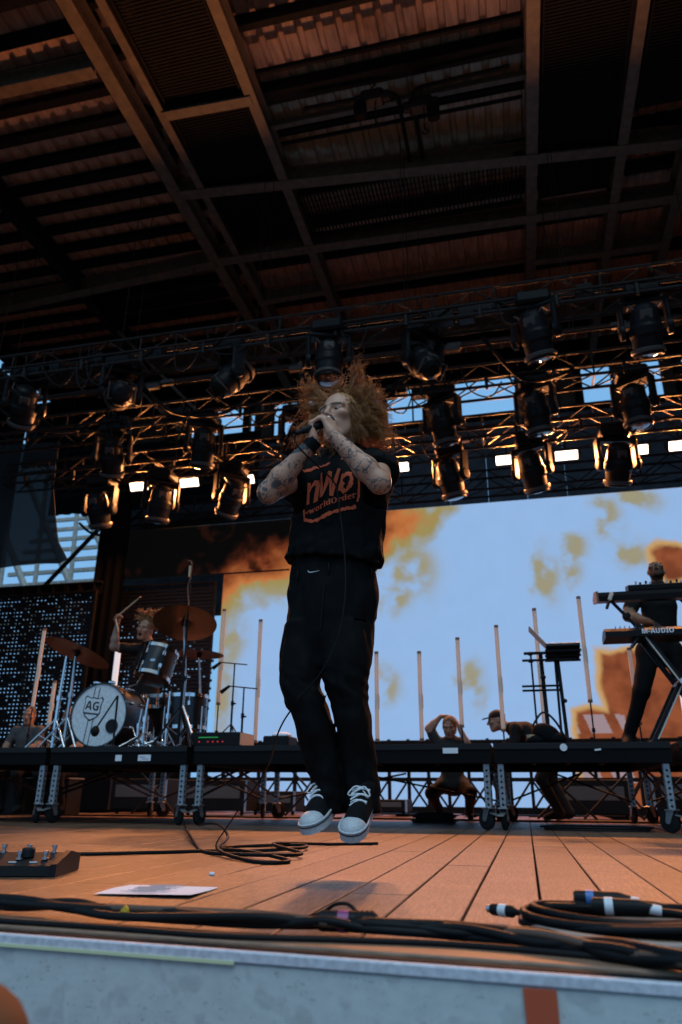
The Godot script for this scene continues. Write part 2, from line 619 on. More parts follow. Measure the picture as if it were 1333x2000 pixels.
# foot traffic on the deck: dull patches, drag marks, nicks and old tape residue
func scuff_texture() -> ImageTexture:
	var S := 1024
	var im := Image.create(S, S, false, Image.FORMAT_RGB8)
	var n1 := FastNoiseLite.new()
	n1.seed = 71
	n1.frequency = 0.009
	n1.fractal_octaves = 5
	for j in S:
		for i in S:
			# blended with itself shifted so that the tile has no seam
			var u := float(i) / S
			var v := float(j) / S
			var a := lerpf(lerpf(n1.get_noise_2d(i, j), n1.get_noise_2d(i - S, j), u), lerpf(n1.get_noise_2d(i, j - S), n1.get_noise_2d(i - S, j - S), u), v)
			var g := 0.90 + 0.22 * a
			im.set_pixel(i, j, Color(g, g, g))
	var rng := RandomNumberGenerator.new()
	rng.seed = 44
	for k in 420:
		var x := rng.randf() * S
		var y := rng.randf() * S
		var an := rng.randf() * TAU
		var bend := rng.randf_range(-0.02, 0.02)
		var L := int(rng.randf_range(8, 90) * (0.4 if k % 3 else 1.0))
		var dark := rng.randf_range(0.6, 0.88) if k % 4 else rng.randf_range(1.08, 1.25)
		for s in L:
			x += cos(an)
			y += sin(an)
			an += bend
			var q := Vector2i(posmod(int(x), S), posmod(int(y), S))
			var p := im.get_pixel(q.x, q.y)
			im.set_pixel(q.x, q.y, Color(minf(p.r * dark, 1.0), minf(p.g * dark, 1.0), minf(p.b * dark, 1.0)))
	for k in 260:
		var x := rng.randi_range(2, S - 4)
		var y := rng.randi_range(2, S - 4)
		var g := rng.randf_range(0.45, 0.75)
		for q in rng.randi_range(1, 5): im.set_pixel(x + rng.randi_range(-1, 1), y + rng.randi_range(-1, 1), Color(g, g, g))
	return ImageTexture.create_from_image(im)

# the painted front: off-white with scuffs, smears and a few darker stains
func fascia_material() -> void:
	var w := 1024
	var h := 256
	var im := Image.create(w, h, false, Image.FORMAT_RGB8)
	var n1 := FastNoiseLite.new()
	n1.seed = 4
	n1.frequency = 0.012
	n1.fractal_octaves = 4
	var n2 := FastNoiseLite.new()
	n2.seed = 9
	n2.frequency = 0.05
	n2.fractal_octaves = 3
	for j in h:
		for i in w:
			var a := n1.get_noise_2d(i, j * 1.6)
			var e := n2.get_noise_2d(i * 0.5, j * 2.0)
			var g := 0.93 + 0.05 * a + 0.03 * e
			if a > 0.12: g -= minf((a - 0.12) * 0.5, 0.14) * clampf(0.7 + e * 0.6, 0.0, 1.0)
			if absf(n2.get_noise_2d(i * 0.16 + 400.0, j * 1.5)) < 0.012 and a < -0.12: g -= 0.2
			im.set_pixel(i, j, Color(g, g, g * 0.99))
	var m := mat("fascia_white", 0.66, 0.70, 0.70, 0.65)
	m.albedo_texture = ImageTexture.create_from_image(im)
	m.uv1_triplanar = true
	m.uv1_world_triplanar = true
	m.uv1_scale = Vector3(0.9, 2.2, 0.9)

# ---------------------------------------------------------------- ground, deck, stage front
func build_ground() -> void:
	var s := Shape.new()
	s.quad(Vector3(-180, -1.4, -180), Vector3(180, -1.4, -180), Vector3(180, -1.4, 180), Vector3(-180, -1.4, 180), Vector3.UP)
	structure(obj("ground", s, "earth"), "bare ground of the pit and grounds round the stage")

func build_stage() -> void:
	var rng := RandomNumberGenerator.new()
	rng.seed = 11
	# the substructure under the planks
	var s := Shape.new()
	s.box(Vector3(-2.5, -0.75, -9.95), Vector3(19.0, 1.22, 16.9))
	var floor_ := structure(obj("stage_floor", s, "dark_steel"), "wooden stage deck of narrow planks running upstage")
	var meshes := {}
	var pitch := 0.1785
	var lens := [2.44, 3.05, 3.66]
	for L in lens:
		meshes[L] = Shape.new().box(Vector3(0, -0.02, -L / 2.0), Vector3(pitch - 0.0065, 0.04, L - 0.003), Basis(), 0.0025).mesh()
	var x := -9.0 + 0.0
	var row := 0
	while x < 4.6:
		var z := -1.60
		var first: float = [1.1, 2.44, 1.7, 3.05, 0.7][(row * 3) % 5]
		var last := -8.0 if x < -6.0 or x > 2.4 else -10.5
		var n := 0
		while z > last:
			var L: float = lens[rng.randi_range(0, 2)]
			var m: ArrayMesh = meshes[L]
			if n == 0:
				L = first
				if not meshes.has(L): meshes[L] = Shape.new().box(Vector3(0, -0.02, -L / 2.0), Vector3(pitch - 0.0065, 0.04, L - 0.003), Basis(), 0.0025).mesh()
				m = meshes[L]
			var o := obj("plank", m, "deck_wood_%d" % rng.randi_range(0, 4), floor_)
			o.position = Vector3(x, rng.randf_range(-0.0012, 0.0012), z)
			z -= L
			n += 1
		x += pitch
		row += 1
	# upstage sheet behind the last planks
	var b := Shape.new()
	b.box(Vector3(-2.5, -0.035, -15.0), Vector3(19.0, 0.05, 3.6))
	obj("upstage_sheet", b, "deck_black", floor_)
	# front board along the edge and the painted front
	# the front edge runs at a small angle to the planks
	var e := thing("stage_front", "white painted stage front with a pale trim strip along its top", "stage front", Vector3(-0.34, 0, -1.432), "", deg_to_rad(-4.4))
	obj("top_board", Shape.new().box(Vector3(0, -0.012, -0.085), Vector3(13, 0.03, 0.095), Basis(), 0.003), "edge_board", e)
	obj("gap_strip", Shape.new().box(Vector3(0, -0.016, -0.022), Vector3(13, 0.026, 0.026), Basis(), 0.003), "rubber", e)
	obj("trim_strip", Shape.new().box(Vector3(0, -0.014, 0.0), Vector3(13, 0.020, 0.014), Basis(), 0.003), "fascia_trim", e)
	obj("yellow_strip", Shape.new().box(Vector3(-3.2, -0.0235, 0.0075), Vector3(6.0, 0.006, 0.002), Basis(), 0.0), "yellow_tape", e)
	obj("front_sheet", Shape.new().box(Vector3(0, -0.7172, -0.006), Vector3(13, 1.385, 0.016), Basis(), 0.003), "fascia_white", e)
	var t := Shape.new()
	t.prism([Vector2(-0.026, 0), Vector2(0.0265, 0.0005), Vector2(0.027, -0.05), Vector2(0.024, -0.085), Vector2(0.020, -0.112), Vector2(-0.018, -0.114), Vector2(-0.023, -0.07)], 0.003, Transform3D(Basis(Vector3.UP, deg_to_rad(-4.4)), Vector3(-0.004, -0.026, -1.400)))
	tag(obj("tape_patch", t, "orange_tape"), "short strip of orange tape stuck on the white stage front", "tape")

# ---------------------------------------------------------------- roof
func beam_h(a: Vector3, b: Vector3, w: float, hgt: float) -> Shape:   # an I section lying from a to b, bottom face on the line
	var s := Shape.new()
	var d := b - a
	var L := d.length()
	var bs := Basis(d.cross(Vector3.UP).normalized() * -1.0, Vector3.UP, -d.normalized())
	var c := (a + b) / 2.0
	s.box(c + Vector3(0, 0.012, 0), Vector3(w, 0.024, L), bs, 0.003)
	s.box(c + Vector3(0, hgt / 2.0, 0), Vector3(0.02, hgt - 0.05, L), bs)
	s.box(c + Vector3(0, hgt - 0.012, 0), Vector3(w, 0.024, L), bs, 0.003)
	return s

func build_roof() -> void:
	var roof := thing("stage_roof", "high steel stage roof with crossing beams and corrugated sheets", "roof", Vector3(0, 0, 0))
	# depth beams
	for k in [[-5.64, 0.23], [-5.12, 0.14], [-3.53, 0.18], [1.0, 0.20], [2.56, 0.18], [3.72, 0.18], [6.6, 0.2]]:
		obj("roof_beam", beam_h(Vector3(k[0], 11.0, -5.3), Vector3(k[0], 11.0, -17.6), k[1], 0.42), "beam_steel", roof)
	for k in [-12.6, -9.1]:
		obj("roof_beam", beam_h(Vector3(k, 11.0, -5.3), Vector3(k, 11.0, -17.6), 0.22, 0.42), "dark_steel", roof)
	# cross beams, set 3 mm lower so that they pass under
	for k in [[-5.62, -9.78, 3.8, -10.70, 0.22], [-5.62, -11.70, 4.2, -12.02, 0.22], [-5.1, -13.24, -3.5, -13.2, 0.16], [1.0, -13.25, 2.56, -13.3, 0.16], [2.56, -13.3, 3.72, -13.3, 0.2], [-12.6, -12.2, -5.64, -11.75, 0.22], [-12.6, -7.0, -5.8, -7.1, 0.2], [-12.6, -15.4, 6.6, -15.4, 0.24], [-5.1, -8.1, -3.53, -8.15, 0.18]]:
		obj("cross_beam", beam_h(Vector3(k[0], 10.975, k[1]), Vector3(k[2], 10.975, k[3]), k[4], 0.36), "beam_steel", roof)
	# purlins under the sheets
	var z := -5.6
	while z > -17.5:
		obj("purlin", Shape.new().box(Vector3(-9.6, 11.62, z), Vector3(8.0, 0.16, 0.17), Basis(), 0.008), "dark_steel", roof)
		z -= 0.56
	for zz in [-6.4, -7.25, -8.52, -9.26, -10.6, -11.6, -12.6, -14.0, -15.3, -16.6]:
		obj("purlin", Shape.new().box(Vector3(0.5, 11.55, zz), Vector3(12.2, 0.26, 0.26 if zz == -8.52 else 0.12), Basis(), 0.008), "dark_steel", roof)
	for zz in [-9.0, -13.55]:
		obj("purlin", Shape.new().box(Vector3(-1.2, 11.36, zz), Vector3(4.6, 0.12, 0.10), Basis(), 0.006), "beam_steel", roof)
	# corrugated sheets: three ribs each
	var prof := []
	for k in 3:
		for q in [[0.0, 0.0], [0.19, 0.0], [0.215, 0.06], [0.295, 0.06], [0.32, 0.0]]:
			prof.append(Vector2(k * 0.32 + q[0], q[1]))
	var sheet := Shape.new()
	for i in prof.size() - 1:
		var a: Vector2 = prof[i]
		var b: Vector2 = prof[i + 1]
		if a.distance_to(b) < 0.001: continue
		sheet.quad(Vector3(a.x, a.y, 0), Vector3(b.x, b.y, 0), Vector3(b.x, b.y, -3.2), Vector3(a.x, a.y, -3.2), Vector3.DOWN)
		sheet.quad(Vector3(a.x, a.y + 0.003, 0), Vector3(b.x, b.y + 0.003, 0), Vector3(b.x, b.y + 0.003, -3.2), Vector3(a.x, a.y + 0.003, -3.2), Vector3.UP)
	var sm := sheet.mesh()
	for i in 21:
		for j in 4:
			var o := obj("roof_sheet", sm, "roof_sheet_grey" if j == 1 and i >= 10 and i <= 14 else "roof_sheet", roof)
			o.position = Vector3(-13.4 + i * 0.96, 11.72 + 0.008 * ((i + j) % 2), -5.2 - j * 3.1)
	# an outer weather deck over the sheets
	obj("weather_deck", Shape.new().box(Vector3(-3.3, 12.0, -11.5), Vector3(20.8, 0.08, 12.8)), "dark_steel", roof)
	obj("front_gutter", Shape.new().box(Vector3(-3.3, 11.6, -5.1), Vector3(20.8, 0.7, 0.12)), "dark_steel", roof)
	# bar grating of the catwalks between the beams
	for k in [[-5.0, -3.68, -5.5, -11.5, 0.056, "x", "beside the wide double beam"], [1.16, 2.42, -6.0, -11.6, 0.056, "x", "right of the middle roof bay"], [2.72, 3.6, -6.0, -9.9, 0.056, "x", "in the narrow bay next to the right drape"], [-3.4, 0.86, -10.4, -11.55, 0.075, "z", "between the two long cross beams"], [-8.9, -5.9, -12.4, -13.2, 0.06, "z", "behind the left roof bay"]]:
		var g := thing("catwalk_grating", "dark catwalk bar grating " + k[6], "grating", Vector3((k[0] + k[1]) / 2.0, 11.14, (k[2] + k[3]) / 2.0), "catwalk gratings under the roof")
		var w: float = k[1] - k[0]
		var l: float = k[2] - k[3]
		var bars := Shape.new()
		var p := 0.0
		if k[5] == "x":
			while p < l:
				bars.box(Vector3(0, 0, l / 2.0 - p), Vector3(w, 0.03, 0.034))
				p += k[4]
		else:
			while p < w:
				bars.box(Vector3(p - w / 2.0, 0, 0), Vector3(0.030, 0.03, l))
				p += k[4]
		var bo := obj("grating_bars", bars, "dark_steel", g)
		bo.set_meta("kind", "stuff")
		for q in 2:
			var sd := -1.0 if q == 0 else 1.0
			if k[5] == "x":
				obj("edge_bar", Shape.new().box(Vector3(sd * w / 2.0, 0.0, 0), Vector3(0.03, 0.12, l)), "dark_steel", g)
			else:
				obj("edge_bar", Shape.new().box(Vector3(0, 0.0, sd * l / 2.0), Vector3(w, 0.12, 0.03)), "dark_steel", g)
		var m := int(l / 0.9) if k[5] == "x" else int(l / 0.14)
		for i in m:
			var zz := l / 2.0 - (i + 0.5) * l / m
			if k[5] == "z": obj("cross_rod", Shape.new().rod(Vector3(-w / 2.0, -0.022, zz), Vector3(w / 2.0, -0.022, zz), 0.008, 5), "dark_steel", g)
	# pipes and hoists hung in the middle bay
	for k in [[-3.4, 0.86, 11.30, -9.35, 0.035, "lower dark pipe slung across the middle bay of the roof"], [-3.4, 0.86, 11.34, -7.95, 0.05, "thick dark pipe slung nearest the roof front"]]:
		tag(obj("ceiling_pipe", Shape.new().rod(Vector3(k[0], k[2], k[3]), Vector3(k[1], k[2], k[3]), k[4], 10), "dark_steel"), k[5], "pipe", "pipes under the roof")
	for k in [-1.18, -0.94]:
		var sgn := -1.0 if k < -1.0 else 1.0
		tag(obj("ceiling_conduit", Shape.new().tube(curve([Vector3(k, 11.25, -10.2), Vector3(k, 11.22, -9.3), Vector3(k, 11.2, -8.9), Vector3(k + sgn * 0.06, 11.2, -8.75), Vector3(k + sgn * 0.3, 11.2, -8.7), Vector3(k + sgn * 1.6, 11.2, -8.66)], 5), 0.035, 8), "dark_steel"), "bent dark conduit turning %s under the middle roof bay" % ("away from the other" if sgn < 0 else "towards the right hand beam"), "conduit")
	for k in [[-1.55, -8.45, "dark chain hoist with a hanging hook under the roof"], [-0.80, -8.75, "dark chain hoist with a chain bag under the roof"]]:
		var h := thing("chain_hoist", k[2], "hoist", Vector3(k[0], 10.75, k[1]), "chain hoists")
		obj("body", Shape.new().box(Vector3(0, 0.1, 0), Vector3(0.38, 0.22, 0.24), Basis(), 0.04), "plastic_black", h)
		obj("motor", Shape.new().rod(Vector3(-0.28, 0.1, 0), Vector3(0.28, 0.1, 0), 0.09, 14), "plastic_black", h)
		obj("top_hook", Shape.new().tube(curve([Vector3(0, 0.2, 0), Vector3(0, 0.34, 0), Vector3(0.04, 0.4, 0), Vector3(0, 0.46, 0), Vector3(-0.04, 0.42, 0)]), 0.014, 6), "dark_steel", h)
		for i in 7:
			obj("chain_link", Shape.new().box(Vector3(0.05, -0.03 - i * 0.05, 0), Vector3(0.028, 0.05, 0.012), Basis(Vector3.UP, PI / 2 * (i % 2)), 0.005), "dark_steel", h)
		obj("hook", Shape.new().tube(curve([Vector3(0.05, -0.36, 0), Vector3(0.05, -0.44, 0), Vector3(0.1, -0.5, 0), Vector3(0.05, -0.56, 0), Vector3(0.0, -0.5, 0)]), 0.016, 6), "dark_steel", h)
		obj("chain_bag", Shape.new().box(Vector3(0.0 + (0.2 if k[0] > -1.0 else -0.2), -0.14, 0.02), Vector3(0.2, 0.3, 0.2), Basis(), 0.05), "black_drape", h)
	# diagonal bracing rods at the back left
	for k in [[Vector3(-9.8, 10.9, -14.0), Vector3(-7.0, 8.0, -14.2), "slender steel brace rod running down from the left roof bay"], [Vector3(-8.9, 10.9, -13.4), Vector3(-6.2, 8.0, -14.0), "second slender brace rod beside it, nearer the wide roof beam"], [Vector3(-6.9, 10.4, -14.4), Vector3(-5.8, 11.0, -13.6), "short steel brace meeting the wide roof beam"]]:
		tag(obj("brace_rod", Shape.new().rod(k[0], k[1], 0.04, 6), "beam_steel"), k[2], "brace", "roof brace rods")

# ---------------------------------------------------------------- walls, drapes, what stands outside
func build_walls() -> void:
	var wall := thing("back_wall", "grey metal back wall with a long open strip under the roof", "wall", Vector3(0, 0, -17.5))
	# lower wall, pieces beside and above the left opening
	var panel := Shape.new()
	for i in 19:
		var x := -10.9 + i * 0.96
		var o := obj("wall_panel", Shape.new().box(Vector3(x + 0.48, 5.2 if i > 6 else 7.1, 0), Vector3(0.952, 8.7 if i > 6 else 4.9, 0.10), Basis(), 0.02), "wall_grey", wall)
		o.position.z = 0.012 * (i % 2)
	obj("sill_beam", Shape.new().box(Vector3(-2.2, 9.62, 0.02), Vector3(17.6, 0.16, 0.24), Basis(), 0.01), "dark_steel", wall)
	obj("head_panel", Shape.new().box(Vector3(-3.3, 11.25, 0), Vector3(20.5, 0.9, 0.12)), "dark_steel", wall)
	for x in [-10.9, -9.4, -7.0, -5.3, -3.0, 1.05, 2.15, 4.6]:
		obj("post", Shape.new().box(Vector3(x, 10.25, 0.03), Vector3(0.2, 1.12, 0.2)), "dark_steel", wall)
	for k in [[-6.2, 0.9], [-2.2, 1.2], [1.6, 0.9], [3.2, 1.3]]:
		obj("mullion", Shape.new().box(Vector3(k[0], 10.25, 0.0), Vector3(0.04, 1.1, 0.06)), "dark_steel", wall)
	for k in [[-11.1, -8.75], [-6.8, -6.24], [-1.75, -1.02], [0.55, 2.25], [2.98, 3.78], [4.2, 4.55]]:
		obj("infill_panel", Shape.new().box(Vector3((k[0] + k[1]) / 2.0, 10.25, -0.06), Vector3(k[1] - k[0], 1.1, 0.05)), "beam_steel", wall)
	# side walls
	for k in [[-14.0, "black drape closing the left side of the stage"], [7.0, "black drape closing the right side of the stage"]]:
		var d := thing("side_drape", k[1], "drape", Vector3(k[0], -1.4, -9.5), "drapes closing the stage sides")
		var s := Shape.new()
		for i in 90:
			var z0 := -7.5 + i * 15.0 / 90.0
			var z1 := z0 + 15.0 / 90.0
			var x0 := 0.07 * sin(i * 1.9)
			var x1 := 0.07 * sin((i + 1) * 1.9)
			s.quad(Vector3(x0, 0, z0), Vector3(x1, 0, z1), Vector3(x1, 13.2, z1), Vector3(x0, 13.2, z0), Vector3(-signf(k[0]), 0, 0))
		obj("cloth", s, "black_drape", d)
		obj("top_rail", Shape.new().rod(Vector3(0, 13.2, -7.5), Vector3(0, 13.2, 7.5), 0.05), "dark_steel", d)
	# black masking: tall leg beside the mesh wall and a header above the left opening
	masking("masking_drape", Vector3(-7.98, 0.0, -12.9), 0.72, 6.6, "tall narrow black drape between the LED mesh wall and the main screen")
	masking("masking_drape", Vector3(-11.3, 4.02, -12.7), 6.6, 0.24, "low black drape band just above the LED mesh wall")
	masking("masking_drape", Vector3(-8.1, 6.55, -14.4), 5.4, 1.7, "black drape band above the left end of the screen")
	masking("masking_drape", Vector3(-12.4, 9.4, -17.2), 3.4, 2.2, "black drape filling the corner under the roof by the left opening")
	# torn scrim at the far left
	var sc := Shape.new()
	sc.prism([Vector2(-1.4, 4.05), Vector2(0.0, 4.16), Vector2(0.62, 4.12), Vector2(0.76, 4.2), Vector2(0.52, 4.55), Vector2(0.38, 5.05), Vector2(0.22, 5.7), Vector2(0.2, 6.6), Vector2(-1.4, 6.7)], 0.01)
	var scrim := obj("torn_scrim", sc, "scrim_cloth")
	scrim.position = Vector3(-8.45, 0, -11.0)
	tag(scrim, "torn dark gauze scrim hanging at the left side of the stage", "scrim")
	# wide truss leg in front of the opening
	tag(obj("guy_cable", Shape.new().tube(curve([Vector3(-10.3, 6.55, -15), Vector3(-9.9, 6.25, -15), Vector3(-9.3, 6.2, -15), Vector3(-8.6, 6.75, -15)]), 0.035, 6), "cable_black"), "slack black cable drooping across the left opening", "cable")
	for k in [[Vector3(-11.2, 5.0, -15.2), Vector3(-8.7, 7.7, -15.2), "long dark brace crossing the left opening"], [Vector3(-11.9, 8.0, -15.5), Vector3(-9.9, 9.6, -15.5), "short dark brace crossing the top of the left opening"]]:
		tag(obj("opening_brace", Shape.new().rod(k[0], k[1], 0.055, 6), "dark_steel"), k[2], "brace", "braces across the left opening")
	# steel grandstand outside
	var st := thing("grandstand_frame", "pale steel frame of a grandstand outside the left opening", "grandstand", Vector3(-18.5, -1.4, -28))
	for i in 12:
		var y := 7.6 + i * 0.72
		obj("rail", Shape.new().box(Vector3(0, y, -i * 0.4), Vector3(12, 0.20, 0.14), Basis(), 0.01), "stand_steel", st)
	for i in 7:
		var x := -5.4 + i * 1.8
		obj("strut", Shape.new().rod(Vector3(x, 0, 0.3), Vector3(x - 0.9, 17, 0.3), 0.10, 6), "stand_steel", st)
	for i in 5:
		var x := -5.5 + i * 2.4
		obj("diagonal", Shape.new().rod(Vector3(x + 3.4, 8.0, -0.8), Vector3(x - 1.6, 16.5, -0.8), 0.15, 6), "stand_steel", st)
	# LED mesh walls: bars with daylight between them
	mesh_wall(Vector3(-9.3, 1.0, -12.5), 2.6, 3.0, "see-through LED mesh wall with daylight glinting between its bars", 3, 50.0)
	mesh_wall(Vector3(-6.78, 1.0, -13.2), 2.0, 3.25, "narrow see-through LED mesh strip behind the drummer", 4, 150.0)
	tag(obj("mesh_base", Shape.new().box(Vector3(-8.9, 0.5, -12.55), Vector3(6.2, 1.0, 0.1)), "black_drape"), "black skirt cloth below the LED mesh wall", "skirt")

func masking(called: String, at: Vector3, w: float, h: float, label: String) -> void:
	var d := thing(called, label, "drape", at, "black masking drapes")
	var s := Shape.new()
	var n := int(w / 0.09) + 4
	for i in n:
		var x0 := -w / 2.0 + w * i / n
		var x1 := -w / 2.0 + w * (i + 1) / n
		var z0 := 0.035 * sin(i * 1.7)
		var z1 := 0.035 * sin((i + 1) * 1.7)
		s.quad(Vector3(x0, 0, z0), Vector3(x1, 0, z1), Vector3(x1, h, z1), Vector3(x0, h, z0), Vector3(0, 0, 1))
	obj("cloth", s, "black_drape", d)
	obj("rail", Shape.new().rod(Vector3(-w / 2.0, h, 0), Vector3(w / 2.0, h, 0), 0.03, 6), "dark_steel", d)

func mesh_wall(at: Vector3, w: float, h: float, label: String, seed_: int, closed: float) -> void:
	var d := thing("led_mesh_wall", label, "LED wall", at, "see-through LED mesh walls")
	var rng := RandomNumberGenerator.new()
	rng.seed = seed_
	var bars := Shape.new()
	var rows := int(h / 0.075)
	for i in rows:
		bars.box(Vector3(0, i * 0.075, 0), Vector3(w, 0.051 + rng.randf() * 0.006, 0.02))
	var cols := int(w / 0.085)
	for i in cols + 1:
		bars.box(Vector3(-w / 2.0 + i * 0.085, h / 2.0, -0.012), Vector3(0.044, h, 0.02))
	# added blocks that close some of the gaps to dim the daylight dots
	for i in int(w * h * closed):
		bars.box(Vector3(rng.randf_range(-w / 2.0, w / 2.0), int(rng.randf() * rows) * 0.075 + 0.037, -0.03), Vector3(rng.randf_range(0.04, 0.2), 0.05, 0.02))
	var b := obj("mesh_bars", bars, "plastic_black", d)
	b.set_meta("kind", "stuff")
	for sx in [-1.0, 1.0]:
		obj("side_frame", Shape.new().box(Vector3(sx * (w / 2.0 + 0.02), h / 2.0, 0), Vector3(0.04, h, 0.06)), "dark_steel", d)
	obj("top_frame", Shape.new().box(Vector3(0, h + 0.02, 0), Vector3(w + 0.08, 0.04, 0.06)), "dark_steel", d)

# ---------------------------------------------------------------- LED screen
func screen_image(x0: float, x1: float, y0: float, y1: float, w: int, h: int) -> ImageTexture:
	var im := Image.create(w, h, false, Image.FORMAT_RGB8)
	var na := FastNoiseLite.new()
	na.seed = 77
	na.frequency = 0.55
	na.fractal_octaves = 5
	var nb := FastNoiseLite.new()
	nb.seed = 12
	nb.frequency = 1.6
	nb.fractal_octaves = 4
	var line := [Vector2(-8.6, -3.0), Vector2(-6.5, 0.6), Vector2(-6.32, 1.22), Vector2(-6.14, 1.7), Vector2(-6.01, 2.8), Vector2(-5.93, 3.7), Vector2(-5.5, 4.3), Vector2(-4.47, 4.66), Vector2(-2.63, 4.75), Vector2(-2.0, 5.03), Vector2(-1.77, 5.56), Vector2(-1.3, 6.6)]
	var patches := [[-1.75, 4.45, 0.35, 0.6], [-2.1, 3.9, 0.25, 0.35], [0.72, 4.25, 0.22, 0.45], [1.28, 4.72, 0.22, 0.22], [1.95, 5.15, 0.22, 0.35], [1.2, 4.25, 0.14, 0.3], [-0.75, 2.1, 0.18, 0.4], [-2.36, 2.3, 0.2, 0.35], [2.3, 4.5, 0.3, 0.3], [-5.6, 3.3, 0.3, 0.5], [-5.7, 2.1, 0.2, 0.6], [-4.3, 4.2, 0.6, 0.25], [2.6, 5.6, 0.3, 0.2]]
	var blue := Color(0.29, 0.47, 0.77)
	var olive := Color(0.33, 0.27, 0.10)
	var orange := Color(0.52, 0.17, 0.05)
	var rust := Color(0.16, 0.035, 0.012)
	var black := Color(0.0022, 0.0022, 0.0024)
	for j in h:
		var y := y1 - (y1 - y0) * (j + 0.5) / h
		for i in w:
			var x := x0 + (x1 - x0) * (i + 0.5) / w
			var p := Vector2(x, y)
			var n1 := na.get_noise_2d(x, y)
			var n2 := nb.get_noise_2d(x, y)
			var best := 100.0
			for k in line.size() - 1:
				best = minf(best, p.distance_squared_to(Geometry2D.get_closest_point_to_segment(p, line[k], line[k + 1])))
			var yb := 99.0
			for k in line.size() - 1:
				if x >= line[k].x and x < line[k + 1].x:
					yb = lerpf(line[k].y, line[k + 1].y, (x - line[k].x) / (line[k + 1].x - line[k].x))
			if x < -8.6: yb = -9.0
			var s := sqrt(best) * (1.0 if y < yb else -1.0) + n1 * 0.55 + n2 * 0.2
			var c: Color
			if s > 0.55: c = blue
			elif s > 0.15: c = olive.lerp(blue, (s - 0.15) / 0.4)
			elif s > -0.1: c = orange.lerp(olive, (s + 0.1) / 0.25)
			elif s > -0.55: c = rust.lerp(orange, (s + 0.55) / 0.45)
			elif s > -1.1: c = black.lerp(rust, ((s + 1.1) / 0.55) ** 2 * clampf(0.75 + n2 * 1.3, 0.1, 1.0))
			else: c = black.lerp(rust, clampf(n2 * 0.25 + n1 * 0.2 - 0.06, 0.0, 0.08))
			if s > 0.0:
				var a := 0.0
				for q in patches:
					var e := Vector2((x - q[0] + n2 * 0.22) / (q[2] * 1.5), (y - q[1] + n1 * 0.4) / (q[3] * 1.45)).length_squared()
					a = maxf(a, exp(-e * 1.3))
				a = smoothstep(0.02, 1.25, a * (1.05 + n2 * 1.5)) * 0.85
				c = c.lerp(olive, a)
			# the rust coloured building burning at the lower right
			var bx := x - (1.45 + n1 * 0.12)
			var b1 := minf(minf(bx, 2.72 - y + n2 * 0.1), 6.0)
			var b2 := minf(minf(x - 0.93 + n2 * 0.08, 1.75 - y - absf(x - 1.2) * 0.25), 6.0)
			var b3 := 0.42 - Vector2(x - 3.0, (y - 4.3)).length() + n1 * 0.25
			var b := maxf(maxf(b1, b2), b3)
			if b > -0.10:
				var br := Color(0.30, 0.085, 0.035).lerp(Color(0.17, 0.045, 0.02), clampf(0.5 + n2 * 1.2, 0.0, 1.0))
				if b2 > 0.02 and b1 < 0.35 and y < 1.62 and y > 0.5:   # pale gaps in the building
					if absf(fposmod(x * 1.9 + y * 0.7, 1.0) - 0.5) < 0.33 and absf(fposmod(y * 2.4, 1.0) - 0.5) < 0.38: br = Color(0.33, 0.24, 0.27)
				c = c.lerp(Color(0.55, 0.33, 0.13), clampf((b + 0.10) / 0.08, 0.0, 1.0)).lerp(br, clampf((b - 0.0) / 0.07, 0.0, 1.0))
			var px := 0.985 if (i + j) % 2 == 0 else 1.0
			im.set_pixel(i, j, (c * (px + n2 * 0.03)).linear_to_srgb())
	return ImageTexture.create_from_image(im)

func build_screen() -> void:
	var tex := screen_image(-8.62, 4.6, 0.04, 5.75, 704, 304)
	var m := mat("screen_glow", 0.006, 0.006, 0.006, 1.0)
	m.metallic_specular = 0.05
	m.emission_enabled = true
	m.emission_texture = tex
	m.emission_operator = BaseMaterial3D.EMISSION_OP_MULTIPLY
	m.emission = Color(1, 1, 1)
	m.emission_energy_multiplier = 1.0
	var scr := thing("led_screen", "huge LED video screen showing pale blue flames with rust and ochre edges", "LED screen", Vector3(-2.0, 0, -13.8))
	# the picture, one sheet cut to the L shape of the cabinets
	var s := Shape.new()
	for k in [[-5.85, -4.4, 0.04, 4.60], [-4.4, 4.6, 0.04, 5.75], [-8.62, -4.4, 4.635, 5.75]]:
		var a := Vector3(k[0] + 2.0, k[2], 0)
		var b := Vector3(k[1] + 2.0, k[2], 0)
		var c := Vector3(k[1] + 2.0, k[3], 0)
		var d := Vector3(k[0] + 2.0, k[3], 0)
		var uv := []
		for p in [a, b, c, d]:
			uv.append(Vector2((p.x - 2.0 + 8.62) / 13.22, (5.75 - p.y) / 5.71))
		var z := Vector3(0, 0, 1)
		s.tri(a, b, c, z, z, z, uv[0], uv[1], uv[2])
		s.tri(a, c, d, z, z, z, uv[0], uv[2], uv[3])
	obj("screen_picture", s, "screen_glow", scr)
	obj("cabinet_back", Shape.new().box(Vector3(1.35, 2.3, -0.12), Vector3(10.4, 4.56, 0.2)), "plastic_black", scr)
	obj("cabinet_back", Shape.new().box(Vector3(-0.01, 5.19, -0.12), Vector3(13.2, 1.1, 0.2)), "plastic_black", scr)
	var L := AreaLight3D.new()
	L.name = "screen_light"
	L.area_size = Vector2(9.0, 4.5)
	L.light_color = Color(0.62, 0.78, 1.0)
	L.light_energy = 1.5
	L.shadow_enabled = true
	L.position = Vector3(1.8, 2.6, 0.02)
	L.rotation.y = PI
	scr.add_child(L)

